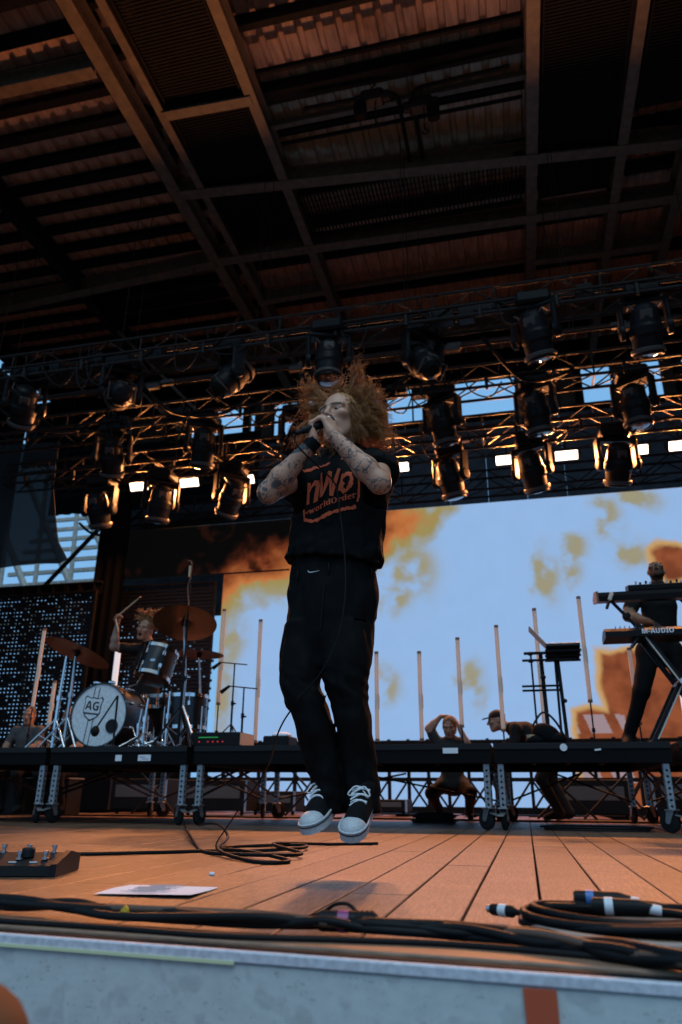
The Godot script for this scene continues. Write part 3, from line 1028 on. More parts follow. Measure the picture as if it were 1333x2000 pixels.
# ---------------------------------------------------------------- trusses and lamps
func build_trusses() -> void:
	var half := 0.2
	for k in [[6.36, -8.60, "front box truss nearest the singer, hung with moving head lights", -9.6], [6.14, -10.15, "middle box truss behind the front one, hung with moving head lights", -9.6], [5.74, -11.05, "low box truss carrying moving head lights in front of the floods", -9.2], [6.22, -12.45, "rear box truss carrying the glowing flood lamps", -9.2], [5.86, -13.55, "dark header truss along the top of the LED screen", -8.7]]:
		var x0: float = k[3]
		var x1 := 4.8
		var t := thing("box_truss", k[2], "truss", Vector3(0, k[0], k[1]), "box trusses over the stage")
		var mt := "truss_black" if k[1] < -13.0 else "truss_bare"
		for c in [[-1, 0], [1, 0], [-1, 1], [1, 1]]:
			obj("chord", Shape.new().rod(Vector3(x0, c[1] * 2.0 * half, c[0] * half), Vector3(x1, c[1] * 2.0 * half, c[0] * half), 0.025, 8), mt, t)
		var n := int((x1 - x0) / 0.55)
		var p := (x1 - x0) / n
		var up := Shape.new().rod(Vector3(0, 0, 0), Vector3(p, 2 * half, 0), 0.0125, 6).mesh()
		var down := Shape.new().rod(Vector3(0, 2 * half, 0), Vector3(p, 0, 0), 0.0125, 6).mesh()
		var flat_ := Shape.new().rod(Vector3(0, 0, -half), Vector3(p, 0, half), 0.0125, 6).mesh()
		for i in n:
			for s in [-1.0, 1.0]:
				obj("brace", up if i % 2 == 0 else down, mt, t).position = Vector3(x0 + i * p, 0, s * half)
			obj("brace", flat_, mt, t).position = Vector3(x0 + i * p, 0, 0)
			if i % 4 == 0:
				obj("spreader", Shape.new().rod(Vector3(x0 + i * p, 0, -half), Vector3(x0 + i * p, 0, half), 0.016, 6), mt, t)
				obj("spreader", Shape.new().rod(Vector3(x0 + i * p, 0, half), Vector3(x0 + i * p, 2 * half, half), 0.016, 6), mt, t)
		if k[1] > -12.0:   # raceway of power cables and its hooks
			obj("raceway", Shape.new().rod(Vector3(x0, 0.12, half + 0.07), Vector3(x1, 0.12, half + 0.07), 0.02, 6), "truss_bare", t)
			for i in 14:
				var x := x0 + 0.5 + i * 1.0
				obj("pipe_clamp", Shape.new().box(Vector3(x, 0.02, half + 0.05), Vector3(0.05, 0.2, 0.05), Basis(), 0.01), "truss_bare", t)
				obj("outlet_frame", Shape.new().tube([Vector3(x + 0.2, 0.2, half + 0.09), Vector3(x + 0.2, 0.34, half + 0.09), Vector3(x + 0.48, 0.34, half + 0.09), Vector3(x + 0.48, 0.26, half + 0.09)], 0.011, 5), "truss_bare", t)
	# hanging pipes between front and middle truss
	for k in [[6.55, -9.4, "bare pipe hung between front and middle truss"], [6.9, -9.85, "higher bare pipe hung between front and middle truss"], [6.2, -11.75, "bare pipe hung just ahead of the flood truss"]]:
		var t := thing("hanging_pipe", k[2], "pipe", Vector3(0, k[0], k[1]), "pipes hung among the trusses")
		obj("pipe", Shape.new().rod(Vector3(-9.4, 0, 0), Vector3(4.8, 0, 0), 0.024, 8), "truss_bare", t)
		for i in 6:
			obj("hanger", Shape.new().rod(Vector3(-8.6 + i * 2.45, 0, 0), Vector3(-8.6 + i * 2.45, 11.0 - k[0], 0), 0.007, 5), "truss_black", t)
			obj("junction_box", Shape.new().box(Vector3(-7.9 + i * 2.45, -0.03, 0.0), Vector3(0.22, 0.09, 0.09), Basis(), 0.01), "lamp_grey", t)
	# safety wires and short cable drops from the trusses to the lamps
	var rng := RandomNumberGenerator.new()
	rng.seed = 28
	for i in 30:
		var row: Array = [[6.36, -8.4], [6.14, -9.95], [5.74, -10.85]][i % 3]
		var x := rng.randf_range(-7.6, 4.0)
		var w := rng.randf_range(0.25, 0.7)
		var y: float = row[0]
		tag(obj("cable_drop", Shape.new().tube(curve([Vector3(x, y + 0.4, row[1]), Vector3(x + w * 0.2, y - rng.randf_range(0.05, 0.3), row[1] + 0.08), Vector3(x + w * 0.7, y - rng.randf_range(0.1, 0.42), row[1] + 0.06), Vector3(x + w, y + 0.05, row[1])], 5), 0.012, 5), "cable_black"), "short slack black cable looping under a lighting truss", "cable", "cable loops under the trusses")
	for i in 16:
		var row: Array = [[6.36, -8.6], [6.14, -10.15]][i % 2]
		var b := thing("dimmer_box", "small dark power box strapped on a lighting truss", "power box", Vector3(rng.randf_range(-7.6, 3.6), row[0] + rng.randf_range(0.06, 0.2), row[1] + 0.1), "power boxes on the trusses")
		obj("case", Shape.new().box(Vector3.ZERO, Vector3(rng.randf_range(0.2, 0.42), rng.randf_range(0.12, 0.24), 0.16), Basis(), 0.012), "lamp_black", b)
		obj("strap", Shape.new().box(Vector3(0.03, 0, 0.083), Vector3(0.03, 0.25, 0.006)), "truss_bare", b)
	# drape-dark cable looms hanging in swags
	for k in 5:
		var x := -8.2 + k * 2.7
		tag(obj("cable_swag", Shape.new().tube(curve([Vector3(x, 6.4, -9.0), Vector3(x + 0.5, 6.0 - 0.06 * k, -9.3), Vector3(x + 1.1, 6.1, -9.8), Vector3(x + 1.5, 6.5, -10.0)]), 0.03, 6), "cable_black"), "slack black cable loom swagged between the front and middle trusses", "cable", "cable looms between trusses")

func moving_light(label: String, group: String, tilt: float, pan: float) -> Node3D:
	var t := thing("moving_light", label, "stage light", Vector3.ZERO, group)
	# origin at the truss chord it hangs from; the lamp hangs below
	for s in [-1.0, 1.0]:
		obj("clamp", Shape.new().box(Vector3(s * 0.11, -0.035, 0), Vector3(0.04, 0.10, 0.06), Basis(), 0.01), "truss_bare", t)
	obj("base", Shape.new().box(Vector3(0, -0.15, 0), Vector3(0.36, 0.14, 0.30), Basis(), 0.025), "lamp_black", t)
	var pb := Basis(Vector3.UP, pan)
	var y := Shape.new()
	y.box(pb * Vector3(0, -0.25, 0), Vector3(0.50, 0.06, 0.16), pb, 0.02)
	for s in [-1.0, 1.0]:
		y.box(pb * Vector3(s * 0.225, -0.43, 0), Vector3(0.05, 0.36, 0.15), pb, 0.02)
		y.lathe(Transform3D(pb * Basis(Vector3.BACK, -s * PI / 2), pb * Vector3(s * 0.20, -0.56, 0)), [Vector2(0.085, 0), Vector2(0.085, 0.045), Vector2(0.06, 0.06), Vector2(0, 0.062)], 16)
	obj("yoke", y, "lamp_black", t)
	var hb := pb * Basis(Vector3.RIGHT, tilt)
	var xf := Transform3D(hb, pb * Vector3(0, -0.56, 0))
	# head: axis along local y, lens at the -y end
	obj("head", Shape.new().lathe(xf, [Vector2(0, 0.27), Vector2(0.07, 0.265), Vector2(0.115, 0.235), Vector2(0.14, 0.17), Vector2(0.15, 0.05), Vector2(0.165, 0.02), Vector2(0.165, -0.06), Vector2(0.15, -0.09), Vector2(0.14, -0.2), Vector2(0.148, -0.215), Vector2(0.148, -0.27), Vector2(0.128, -0.275)], 22), "lamp_black", t)
	obj("collar", Shape.new().lathe(xf, [Vector2(0.156, -0.195), Vector2(0.168, -0.205), Vector2(0.168, -0.235), Vector2(0.156, -0.245)], 22), "lamp_grey", t)
	obj("lens", Shape.new().lathe(xf, [Vector2(0.130, -0.262), Vector2(0.09, -0.275), Vector2(0.045, -0.283), Vector2(0, -0.285)], 20), "lamp_glass", t)
	for s in [-1.0, 1.0]:
		obj("vent_panel", Shape.new().box(xf * Vector3(0, 0.13, s * 0.128), Vector3(0.12, 0.10, 0.03), hb, 0.01), "lamp_grey", t)
		obj("handle", Shape.new().tube([xf * Vector3(s * 0.10, 0.20, 0.08), xf * Vector3(s * 0.15, 0.24, 0.10), xf * Vector3(s * 0.15, 0.24, -0.10), xf * Vector3(s * 0.10, 0.20, -0.08)], 0.010, 6), "lamp_grey", t)
	return t

func build_moving_lights() -> void:
	var rows := [
		["black moving head light hanging from the front truss", "moving lights on the front truss", [[0.60, 6.64, -8.48, 0.5, 0.0], [-0.93, 6.60, -8.72, 2.5, 0.3], [-2.22, 6.62, -8.44, -0.2, 0.2], [-3.75, 6.64, -8.60, 2.3, -0.5], [1.98, 6.6, -8.60, 0.25, 0.3], [-5.55, 6.62, -8.62, 2.2, 0.2], [-7.2, 6.62, -8.6, 0.8, 0.4]]],
		["black moving head light hanging from the middle truss", "moving lights on the middle truss", [[-0.82, 6.36, -10.15, 0.2, 0.0], [0.60, 6.36, -10.10, 0.25, 0.1], [2.02, 6.36, -10.2, 0.2, -0.1], [-3.2, 6.36, -10.2, 0.4, 0.4], [-4.80, 6.36, -10.1, 0.5, 0.3], [-6.5, 6.36, -10.1, 0.6, 0.5], [3.2, 6.36, -10.1, 0.3, 0.0]]],
		["black moving head light hanging low in front of the glowing floods", "moving lights in front of the floods", [[-0.80, 5.80, -11.0, 0.28, 0.0], [0.50, 5.80, -11.0, 0.25, 0.0], [1.80, 5.80, -11.0, 0.30, 0.05], [-4.62, 5.80, -11.0, 0.35, 0.35], [-5.98, 5.80, -11.0, 0.4, 0.5], [-7.2, 5.80, -11.0, 0.45, 0.4], [-2.2, 5.80, -11.0, 0.3, 0.0]]]]
	var rng := RandomNumberGenerator.new()
	rng.seed = 17
	for r in rows:
		for p in r[2]:
			var o := moving_light(r[0], r[1], p[3] + rng.randf_range(-0.28, 0.4), p[4] + rng.randf_range(-0.6, 0.6))
			o.position = Vector3(p[0], p[1] + 0.02, p[2])
			o.scale = Vector3.ONE * 1.27

func build_floods() -> void:
	var spots := [[-7.14, 6.07], [-6.04, 6.05], [-4.87, 6.0], [-3.35, 5.98], [-1.84, 5.96], [0.13, 5.91], [1.16, 5.89], [2.32, 5.87], [3.04, 5.88]]
	for p in spots:
		var f := thing("flood_lamp", "small glowing rectangular flood lamp hung above the screen", "flood lamp", Vector3(p[0], p[1], -12.2), "glowing flood lamps above the screen")
		var b := Basis(Vector3.RIGHT, 0.56)
		obj("housing", Shape.new().box(b * Vector3(0, 0, -0.07), Vector3(0.44, 0.22, 0.12), b, 0.02), "lamp_black", f)
		obj("lamp_face", Shape.new().box(b * Vector3(0, 0, -0.002), Vector3(0.38, 0.16, 0.02), b, 0.004), "flood_glow", f)
		obj("bracket", Shape.new().tube([Vector3(-0.24, 0, -0.06), Vector3(-0.24, 0.17, -0.09), Vector3(0.24, 0.17, -0.09), Vector3(0.24, 0, -0.06)], 0.012, 6), "truss_bare", f)
		obj("hanger", Shape.new().rod(Vector3(0, 0.17, -0.09), Vector3(0, 0.32, -0.09), 0.02, 6), "truss_bare", f)
		var L := AreaLight3D.new()
		L.name = "flood_light"
		L.area_size = Vector2(0.38, 0.16)
		L.light_color = FLOOD
		L.light_energy = FLOOD_ENERGY
		L.shadow_enabled = true
		L.area_range = 60.0
		L.transform = Transform3D(b * Basis(Vector3.UP, PI), b * Vector3(0, 0, 0.012))
		f.add_child(L)

# ---------------------------------------------------------------- rolling risers
func riser_leg(parent: Node3D, x: float, z: float, top: float, shiny: bool, turn: float) -> void:
	var m := "galvanised"
	var leg := obj("leg", Shape.new().box(Vector3(0, (top + 0.17) / 2.0, 0), Vector3(0.055, top - 0.17, 0.055), Basis(), 0.004), m, parent)
	leg.position = Vector3(x, 0, z)
	var holes := Shape.new()
	var y := 0.2
	while y < top - 0.03:
		for q in [Vector3(0, y, 0.0285), Vector3(0.0285, y, 0)]:
			holes.box(q, Vector3(0.018, 0.018, 0.018), Basis(Vector3(0, 0, 1) if q.x == 0.0 else Vector3(1, 0, 0), PI / 4) * Basis.from_scale(Vector3(1, 1, 0.1) if q.x == 0.0 else Vector3(0.1, 1, 1)))
		y += 0.045
	var ho := obj("punched_holes", holes, "rubber", leg)
	ho.set_meta("kind", "stuff")
	var b := Basis(Vector3.UP, turn)
	var c := obj("caster", Shape.new().lathe(Transform3D(b * Basis(Vector3.BACK, PI / 2), b * Vector3(0.0225, 0.09, -0.03)), [Vector2(0.03, 0), Vector2(0.07, 0.002), Vector2(0.086, 0.008), Vector2(0.09, 0.022), Vector2(0.086, 0.037), Vector2(0.07, 0.043), Vector2(0.03, 0.045), Vector2(0.0, 0.045)], 20), "rubber", parent)
	c.position = Vector3(x, 0, z)
	var fk := Shape.new()
	for s in [-1.0, 1.0]:
		fk.prism([Vector2(-0.035, 0.17), Vector2(0.035, 0.17), Vector2(0.052, 0.09), Vector2(0.03, 0.068), Vector2(0.01, 0.085)], 0.004, Transform3D(b * Basis(Vector3.UP, PI / 2), b * Vector3(s * 0.028 - 0.002, 0, 0)))
	fk.box(Vector3(0, 0.172, 0), Vector3(0.085, 0.012, 0.085), b, 0.004)
	obj("fork", fk, m, c)
	obj("hub", Shape.new().rod(b * Vector3(-0.032, 0.09, -0.03), b * Vector3(0.032, 0.09, -0.03), 0.022, 12), m, c)
	if shiny: obj("brake_pedal", Shape.new().box(b * Vector3(0, 0.125, 0.075), Vector3(0.05, 0.008, 0.09), b * Basis(Vector3.RIGHT, 0.25), 0.002), m, c)

func build_risers() -> void:
	var top := 0.69
	for k in [[-6.05, -4.55, "plain front of a narrow black rolling riser left of the drum riser"], [-4.50, -3.06, "narrow black rolling riser under the drum kit with two white stickers"], [-2.99, -0.265, "widest black rolling riser, in the middle behind the singer"], [-0.245, 1.17, "black rolling riser under the keyboards"], [1.23, 2.9, "black rolling riser right of the keyboard riser"]]:
		var w: float = k[1] - k[0]
		var r := thing("rolling_riser", k[2], "riser", Vector3((k[0] + k[1]) / 2.0, 0, -7.85), "rolling risers across the stage")
		var D := 2.44
		obj("deck_panel", Shape.new().box(Vector3(0, top - 0.012, 0), Vector3(w, 0.024, D), Basis(), 0.003), "deck_black", r)
		for s in [-1.0, 1.0]:
			obj("long_rail", Shape.new().box(Vector3(0, top - 0.095, s * (D / 2.0 - 0.022)), Vector3(w, 0.14, 0.04), Basis(), 0.004), "deck_black", r)
			obj("end_rail", Shape.new().box(Vector3(s * (w / 2.0 - 0.022), top - 0.095, 0), Vector3(0.04, 0.14, D - 0.09), Basis(), 0.004), "deck_black", r)
		obj("front_edge", Shape.new().box(Vector3(0, top - 0.028, D / 2.0 + 0.002), Vector3(w - 0.004, 0.05, 0.012), Basis(), 0.003), "plastic_dark", r)
		for i in 3:
			obj("cross_rib", Shape.new().box(Vector3(-w / 2.0 + (i + 1) * w / 4.0, top - 0.06, 0), Vector3(0.04, 0.07, D - 0.1)), "deck_black", r)
		for sx in [-1.0, 1.0]:
			for sz in [-1.0, 1.0]:
				riser_leg(r, sx * (w / 2.0 - 0.05), sz * (D / 2.0 - 0.07), top - 0.165, sz > 0.0, 0.5 * sx + 0.3 * sz)
			# folding scissor braces between front and rear legs
			obj("side_brace", Shape.new().rod(Vector3(sx * (w / 2.0 - 0.05), 0.24, D / 2.0 - 0.07), Vector3(sx * (w / 2.0 - 0.05), top - 0.18, -0.2), 0.013, 6), "plastic_black", r)
			obj("side_brace", Shape.new().rod(Vector3(sx * (w / 2.0 - 0.05), 0.24, -D / 2.0 + 0.07), Vector3(sx * (w / 2.0 - 0.05), top - 0.18, 0.2), 0.013, 6), "plastic_black", r)
		if w > 1.2 and k[0] > -4.6:
			obj("rear_brace", Shape.new().rod(Vector3(-w / 2.0 + 0.06, 0.22, -D / 2.0 + 0.07), Vector3(w * 0.1, top - 0.18, -D / 2.0 + 0.07), 0.012, 6), "plastic_black", r)
			obj("rear_brace", Shape.new().rod(Vector3(w / 2.0 - 0.06, 0.22, -D / 2.0 + 0.09), Vector3(-w * 0.1, top - 0.18, -D / 2.0 + 0.09), 0.012, 6), "plastic_black", r)
		if k[0] == -4.50:
			obj("sticker", Shape.new().box(Vector3(0.02, top - 0.105, D / 2.0 + 0.002), Vector3(0.065, 0.055, 0.004)), "sticker", r)
			obj("sticker", Shape.new().box(Vector3(0.29, top - 0.105, D / 2.0 + 0.002), Vector3(0.13, 0.055, 0.004)), "sticker", r)
			obj("sticker_print", Shape.new().box(Vector3(0.27, top - 0.097, D / 2.0 + 0.0045), Vector3(0.06, 0.008, 0.002)), "print_grey", r)
			obj("sticker_print", Shape.new().box(Vector3(0.30, top - 0.115, D / 2.0 + 0.0045), Vector3(0.07, 0.007, 0.002)), "print_grey", r)
		if k[0] == -2.99:
			obj("sticker", Shape.new().box(Vector3(1.17 - 0.15, top - 0.06, D / 2.0 + 0.0095), Vector3(0.13, 0.045, 0.004)), "sticker", r)
		if k[0] == -0.245:
			obj("sticker", Shape.new().lathe(Transform3D(Basis(Vector3.RIGHT, PI / 2), Vector3(-0.13, top - 0.04, D / 2.0 + 0.008)), [Vector2(0.03, 0), Vector2(0.03, 0.003), Vector2(0, 0.003)], 14), "sticker", r)
			obj("sticker", Shape.new().box(Vector3(0.14, top - 0.06, D / 2.0 + 0.0095), Vector3(0.05, 0.014, 0.004), Basis(Vector3.BACK, 0.1)), "sticker", r)

# ---------------------------------------------------------------- drums
func text(parent, called: String, words: String, size: float, mt: String, xf: Transform3D, bold := true, font_name := "Droid Sans", depth := 0.002) -> MeshInstance3D:
	var tm := TextMesh.new()
	var f := SystemFont.new()
	f.font_names = PackedStringArray([font_name])
	f.font_weight = 700 if bold else 400
	tm.font = f
	tm.text = words
	tm.font_size = 48
	tm.pixel_size = size / 48.0
	tm.depth = depth
	var o := MeshInstance3D.new()
	o.name = called
	o.mesh = tm
	o.material_override = mats[mt]
	o.transform = xf
	parent.add_child(o, true)
	return o

func tripod_stand(t: Node3D, h: float, top: Vector3, spread: float, mt: String, r := 0.013) -> void:
	# legs and telescoping pole; origin on the deck
	for i in 3:
		var a := TAU * i / 3.0 + 0.5
		obj("stand_leg", Shape.new().tube([Vector3(0, h * 0.33, 0), Vector3(cos(a) * spread * 0.55, h * 0.16, sin(a) * spread * 0.55), Vector3(cos(a) * spread, 0.012, sin(a) * spread)], r * 0.8, 6), mt, t)
		obj("leg_brace", Shape.new().rod(Vector3(0, h * 0.08, 0), Vector3(cos(a) * spread * 0.55, h * 0.16, sin(a) * spread * 0.55), r * 0.6, 6), mt, t)
	obj("pole", Shape.new().tube([Vector3(0, 0.03, 0), Vector3(0, h * 0.55, 0), Vector3(0, h * 0.55, 0), top], [r * 1.25, r * 1.25, r, r * 0.85], 10), mt, t)
	obj("pole_clamp", Shape.new().lathe(Transform3D(Basis(), Vector3(0, h * 0.53, 0)), [Vector2(0, 0), Vector2(r * 2.0, 0.0), Vector2(r * 2.0, 0.05), Vector2(0, 0.05)], 10), mt, t)
	obj("wing_nut", Shape.new().box(Vector3(r * 2.6, h * 0.55, 0), Vector3(0.04, 0.018, 0.01), Basis(), 0.003), mt, t)

func cymbal(label: String, base: Vector3, centre: Vector3, r: float, normal: Vector3) -> void:
	var t := thing("cymbal", label, "cymbal", base, "cymbals of the drum kit")
	var c := centre - base
	tripod_stand(t, c.y, c - normal.normalized() * 0.04, 0.26, "dull_chrome", 0.015)
	var xf := frame(c, normal)
	var prof := []
	for i in 13:
		var q := i / 12.0
		var h := 0.028 * (1.0 - smoothstep(0.0, 0.22, q)) + 0.018 * (1.0 - q)
		prof.append(Vector2(maxf(r * q, 0.0001), h))
	obj("plate", Shape.new().lathe(xf, prof, 36), "bronze", t)
	obj("felt_nut", Shape.new().lathe(xf, [Vector2(0.022, -0.035), Vector2(0.03, -0.01), Vector2(0.03, 0.045), Vector2(0.012, 0.055), Vector2(0.012, 0.085), Vector2(0, 0.085)], 12), "rubber", t)

func drum(called: String, label: String, at: Vector3, axis: Vector3, r: float, depth: float, front_mat: String, lugs: int) -> Node3D:
	# origin at the middle of the shell; axis points to the front head
	var t := thing(called, label, "drum", at, "drums of the kit")
	var xf := frame(Vector3.ZERO, axis, Vector3.UP)
	obj("shell", Shape.new().lathe(xf, [Vector2(r * 0.965, -depth / 2.0), Vector2(r * 0.965, depth / 2.0)], 40), "drum_black", t)
	for s in [-1.0, 1.0]:
		obj("hoop", Shape.new().lathe(xf, [Vector2(r * 0.975, s * (depth / 2.0 - 0.03)), Vector2(r, s * (depth / 2.0 - 0.03)), Vector2(r, s * (depth / 2.0 + 0.008)), Vector2(r * 0.955, s * (depth / 2.0 + 0.008)), Vector2(r * 0.955, s * (depth / 2.0 - 0.004))], 40), "drum_black" if called == "bass_drum" else "chrome", t)
		obj("drum_head", Shape.new().lathe(xf, [Vector2(r * 0.955, s * (depth / 2.0 - 0.004)), Vector2(0.0001, s * (depth / 2.0 - 0.004))], 40), front_mat if s > 0.0 else ("drum_head" if called == "bass_drum" else "drum_black"), t)
	for i in lugs:
		var a := TAU * (i + 0.5) / lugs
		var d := xf.basis * Vector3(cos(a), 0, sin(a))
		for s in [-1.0, 1.0]:
			obj("lug", Shape.new().box(d * (r * 0.985) + axis.normalized() * s * depth * 0.22, Vector3(0.03, 0.06, 0.026), frame(Vector3.ZERO, axis, d).basis, 0.008), "chrome", t)
			obj("tension_rod", Shape.new().rod(d * (r * 1.0) + axis.normalized() * s * depth * 0.24, d * (r * 1.0) + axis.normalized() * s * (depth / 2.0 + 0.015), 0.0045, 6), "chrome", t)
	return t

func build_drums() -> void:
	var dk := 0.692
	# bass drum with its printed head
	var r := 0.335
	var bd := drum("bass_drum", "big bass drum with a white front head printed with a shield", Vector3(-4.37, dk + 0.025 + r, -7.42), Vector3(0, 0, 1), r, 0.46, "drum_head", 8)
	var zf := 0.2275
	var tilt := Basis(Vector3.BACK, -0.12)
	var bars := Shape.new()
	for x in [-0.028, 0.028]:
		bars.box(tilt * Vector3(-0.085 + x, 0.245, 0) + Vector3(0, -0.03, zf), Vector3(0.009, 0.13, 0.002), tilt)
		bars.box(tilt * Vector3(-0.085 + x, -0.135, 0) + Vector3(0, -0.03, zf), Vector3(0.009, 0.32, 0.002), tilt)
	obj("head_stripes", bars, "ink_black", bd)
	var sh := []
	var inner := []
	for p in [[-0.115, 0.10], [-0.095, 0.125], [-0.04, 0.105], [0.0, 0.115], [0.04, 0.105], [0.095, 0.125], [0.115, 0.10], [0.10, 0.04], [0.105, -0.04], [0.07, -0.095], [0.0, -0.135], [-0.07, -0.095], [-0.105, -0.04], [-0.10, 0.04]]:
		sh.append(Vector2(p[0], p[1]))
		inner.append(Vector2(p[0], p[1]) * 0.9)
	var at := Transform3D(tilt, Vector3(-0.085, 0.07, zf))
	obj("shield_outline", Shape.new().prism(sh, 0.002, at), "ink_black", bd)
	obj("shield_field", Shape.new().prism(inner, 0.002, at.translated_local(Vector3(0, 0, 0.0022))), "drum_head", bd)
	obj("shield_bar", Shape.new().box(at * Vector3(0, -0.058, 0.0055), Vector3(0.185, 0.016, 0.002), tilt), "ink_black", bd)
	text(bd, "shield_letters", "AG", 0.125, "ink_black", at.translated_local(Vector3(0, 0.022, 0.0055)))
	var port := Transform3D(Basis(Vector3.RIGHT, PI / 2), Vector3(0.17, -0.12, zf))
	obj("port_ring", Shape.new().lathe(port, [Vector2(0.058, 0), Vector2(0.072, 0), Vector2(0.072, 0.008), Vector2(0.058, 0.008)], 22), "ink_black", bd)
	obj("port_hole", Shape.new().lathe(port, [Vector2(0.058, 0.002), Vector2(0.0001, 0.002)], 22), "plastic_dark", bd)
	for s in [-1.0, 1.0]:
		obj("spur", Shape.new().rod(Vector3(s * r * 0.9, -0.1, 0.05), Vector3(s * (r + 0.16), -r - 0.02, 0.17), 0.011, 8), "chrome", bd)
		obj("claw_hook", Shape.new().box(Vector3(s * 0.09, r + 0.005, 0.19), Vector3(0.05, 0.035, 0.09), Basis(), 0.01), "chrome", bd)
	# drum microphone on a short stand in front of the port
	var dm := thing("drum_microphone", "short black boom stand with a drum microphone before the bass drum", "microphone stand", Vector3(-4.02, dk, -6.95))
	obj("boom", Shape.new().rod(Vector3(-0.01, 0.52, 0), Vector3(-0.2, 0.2, 0.02), 0.009, 8), "cable_black", dm)
	obj("microphone", Shape.new().ball(Vector3(-0.22, 0.17, 0.0), Vector3(0.045, 0.055, 0.04)), "plastic_black", dm)
	obj("pole", Shape.new().rod(Vector3(-0.01, 0.52, 0), Vector3(0, 0.02, 0), 0.011, 8), "cable_black", dm)
	obj("foot", Shape.new().lathe(Transform3D(), [Vector2(0.11, 0), Vector2(0.11, 0.012), Vector2(0.02, 0.03), Vector2(0, 0.03)], 18), "cable_black", dm)
	# toms and snare
	var tom := drum("rack_tom", "glossy black rack tom seen from below beside the big cymbal", Vector3(-3.87, 1.60, -7.42), Vector3(0.1, 0.94, -0.30), 0.20, 0.34, "drum_head", 6)
	obj("badge", Shape.new().box(Vector3(0.05, 0.02, 0.195), Vector3(0.05, 0.025, 0.004), Basis(Vector3.UP, 0.25)), "dull_chrome", tom)
	obj("tom_arm", Shape.new().tube([Vector3(-0.06, -0.1, 0.16), Vector3(-0.16, -0.22, 0.10), Vector3(-0.33, -0.24, 0.02)], 0.012, 8), "chrome", tom)
	var ft := drum("floor_tom", "black floor tom on chrome legs low behind the rack tom", Vector3(-3.62, 1.12, -7.75), Vector3(0, 1, 0), 0.23, 0.36, "drum_head", 6)
	for i in 3:
		var a := TAU * i / 3.0 + 0.4
		obj("floor_leg", Shape.new().tube([Vector3(cos(a) * 0.245, 0.05, sin(a) * 0.245), Vector3(cos(a) * 0.245, -0.34, sin(a) * 0.245), Vector3(cos(a) * 0.27, -0.427, sin(a) * 0.27)], 0.008, 6), "chrome", ft)
	var sn := drum("snare_drum", "shallow chrome rimmed snare drum behind the bass drum", Vector3(-4.1, 1.27, -7.95), Vector3(0, 1, 0.08), 0.18, 0.14, "drum_head", 6)
	obj("snare_pole", Shape.new().rod(Vector3(0, -0.08, 0), Vector3(0, -0.42, 0), 0.014, 8), "chrome", sn)
	for i in 3:
		var a := TAU * i / 3.0
		obj("snare_leg", Shape.new().rod(Vector3(0, -0.3, 0), Vector3(cos(a) * 0.24, -0.57, sin(a) * 0.24), 0.01, 6), "chrome", sn)
	# cymbals
	cymbal("large bronze cymbal tilted so its underside faces the pit", Vector3(-3.31, dk, -6.98), Vector3(-3.37, 1.95, -7.0), 0.335, Vector3(-0.1, 0.92, -0.34))
	cymbal("bronze cymbal sloping down towards the white bass drum", Vector3(-4.78, dk, -7.25), Vector3(-4.80, 1.74, -7.3), 0.38, Vector3(0.24, 0.93, -0.26))
	cymbal("flat bronze cymbal seen nearly edge on behind the big one", Vector3(-3.56, dk, -7.95), Vector3(-3.587, 1.79, -7.9), 0.285, Vector3(0.02, 0.99, -0.02))
	var hh := thing("cymbal_stand", "bare chrome boom stand rising left of the bass drum", "stand", Vector3(-4.95, dk, -7.3))
	tripod_stand(hh, 1.0, Vector3(0.02, 1.02, 0), 0.28, "chrome", 0.017)
	# tall thin microphone stand before the big cymbal
	var ms := thing("microphone_stand", "tall thin black microphone stand rising past the big cymbal", "microphone stand", Vector3(-3.27, dk, -6.86))
	tripod_stand(ms, 1.2, Vector3(-0.005, 1.2, 0), 0.24, "cable_black", 0.012)
	obj("boom", Shape.new().tube(curve([Vector3(-0.005, 1.18, 0), Vector3(-0.01, 1.5, 0), Vector3(-0.02, 1.86, 0)]), 0.008, 8), "cable_black", ms)
	obj("microphone", Shape.new().tube([Vector3(-0.02, 1.72, 0.012), Vector3(-0.018, 1.84, 0.012)], [0.014, 0.018], 10), "wood_stick", ms)
	obj("cable_wrap", Shape.new().tube(curve([Vector3(-0.0, 1.0, 0.02), Vector3(-0.03, 1.2, 0.015), Vector3(0.0, 1.4, 0.02), Vector3(-0.03, 1.6, 0.012), Vector3(-0.005, 1.72, 0.02), Vector3(0.0, 1.87, 0.03), Vector3(-0.05, 1.90, 0.02)]), 0.005, 6), "copper_brown", ms)
	for k in [[-3.3, -8.3, 1.05, 0.45, "thin black microphone stand against the screen right of the drummer"], [-3.05, -8.0, 0.72, 0.3, "low black boom stand with a tilted microphone right of the drums"]]:
		var m2 := thing("microphone_stand", k[4], "microphone stand", Vector3(k[0], dk, k[1]))
		tripod_stand(m2, k[2], Vector3(0.0, k[2], 0), k[3] * 0.7, "cable_black", 0.010)
		obj("boom", Shape.new().rod(Vector3(-0.18, k[2] + 0.02, 0), Vector3(0.16, k[2] - 0.02, 0), 0.008, 6), "cable_black", m2)
		obj("microphone", Shape.new().tube([Vector3(-0.18, k[2] + 0.02, 0), Vector3(-0.28, k[2] - 0.05, 0)], [0.016, 0.026], 8), "plastic_black", m2)
	var pd := thing("bass_pedal", "chrome drum pedal hardware on the riser behind the bass drum", "drum pedal", Vector3(-4.2, dk, -7.85))
	obj("foot_plate", Shape.new().box(Vector3(0, 0.05, 0), Vector3(0.09, 0.012, 0.3), Basis(Vector3.RIGHT, 0.2), 0.004), "dull_chrome", pd)
	for s in [-1.0, 1.0]: obj("upright", Shape.new().rod(Vector3(s * 0.06, 0, -0.12), Vector3(s * 0.06, 0.22, -0.12), 0.01, 6), "chrome", pd)
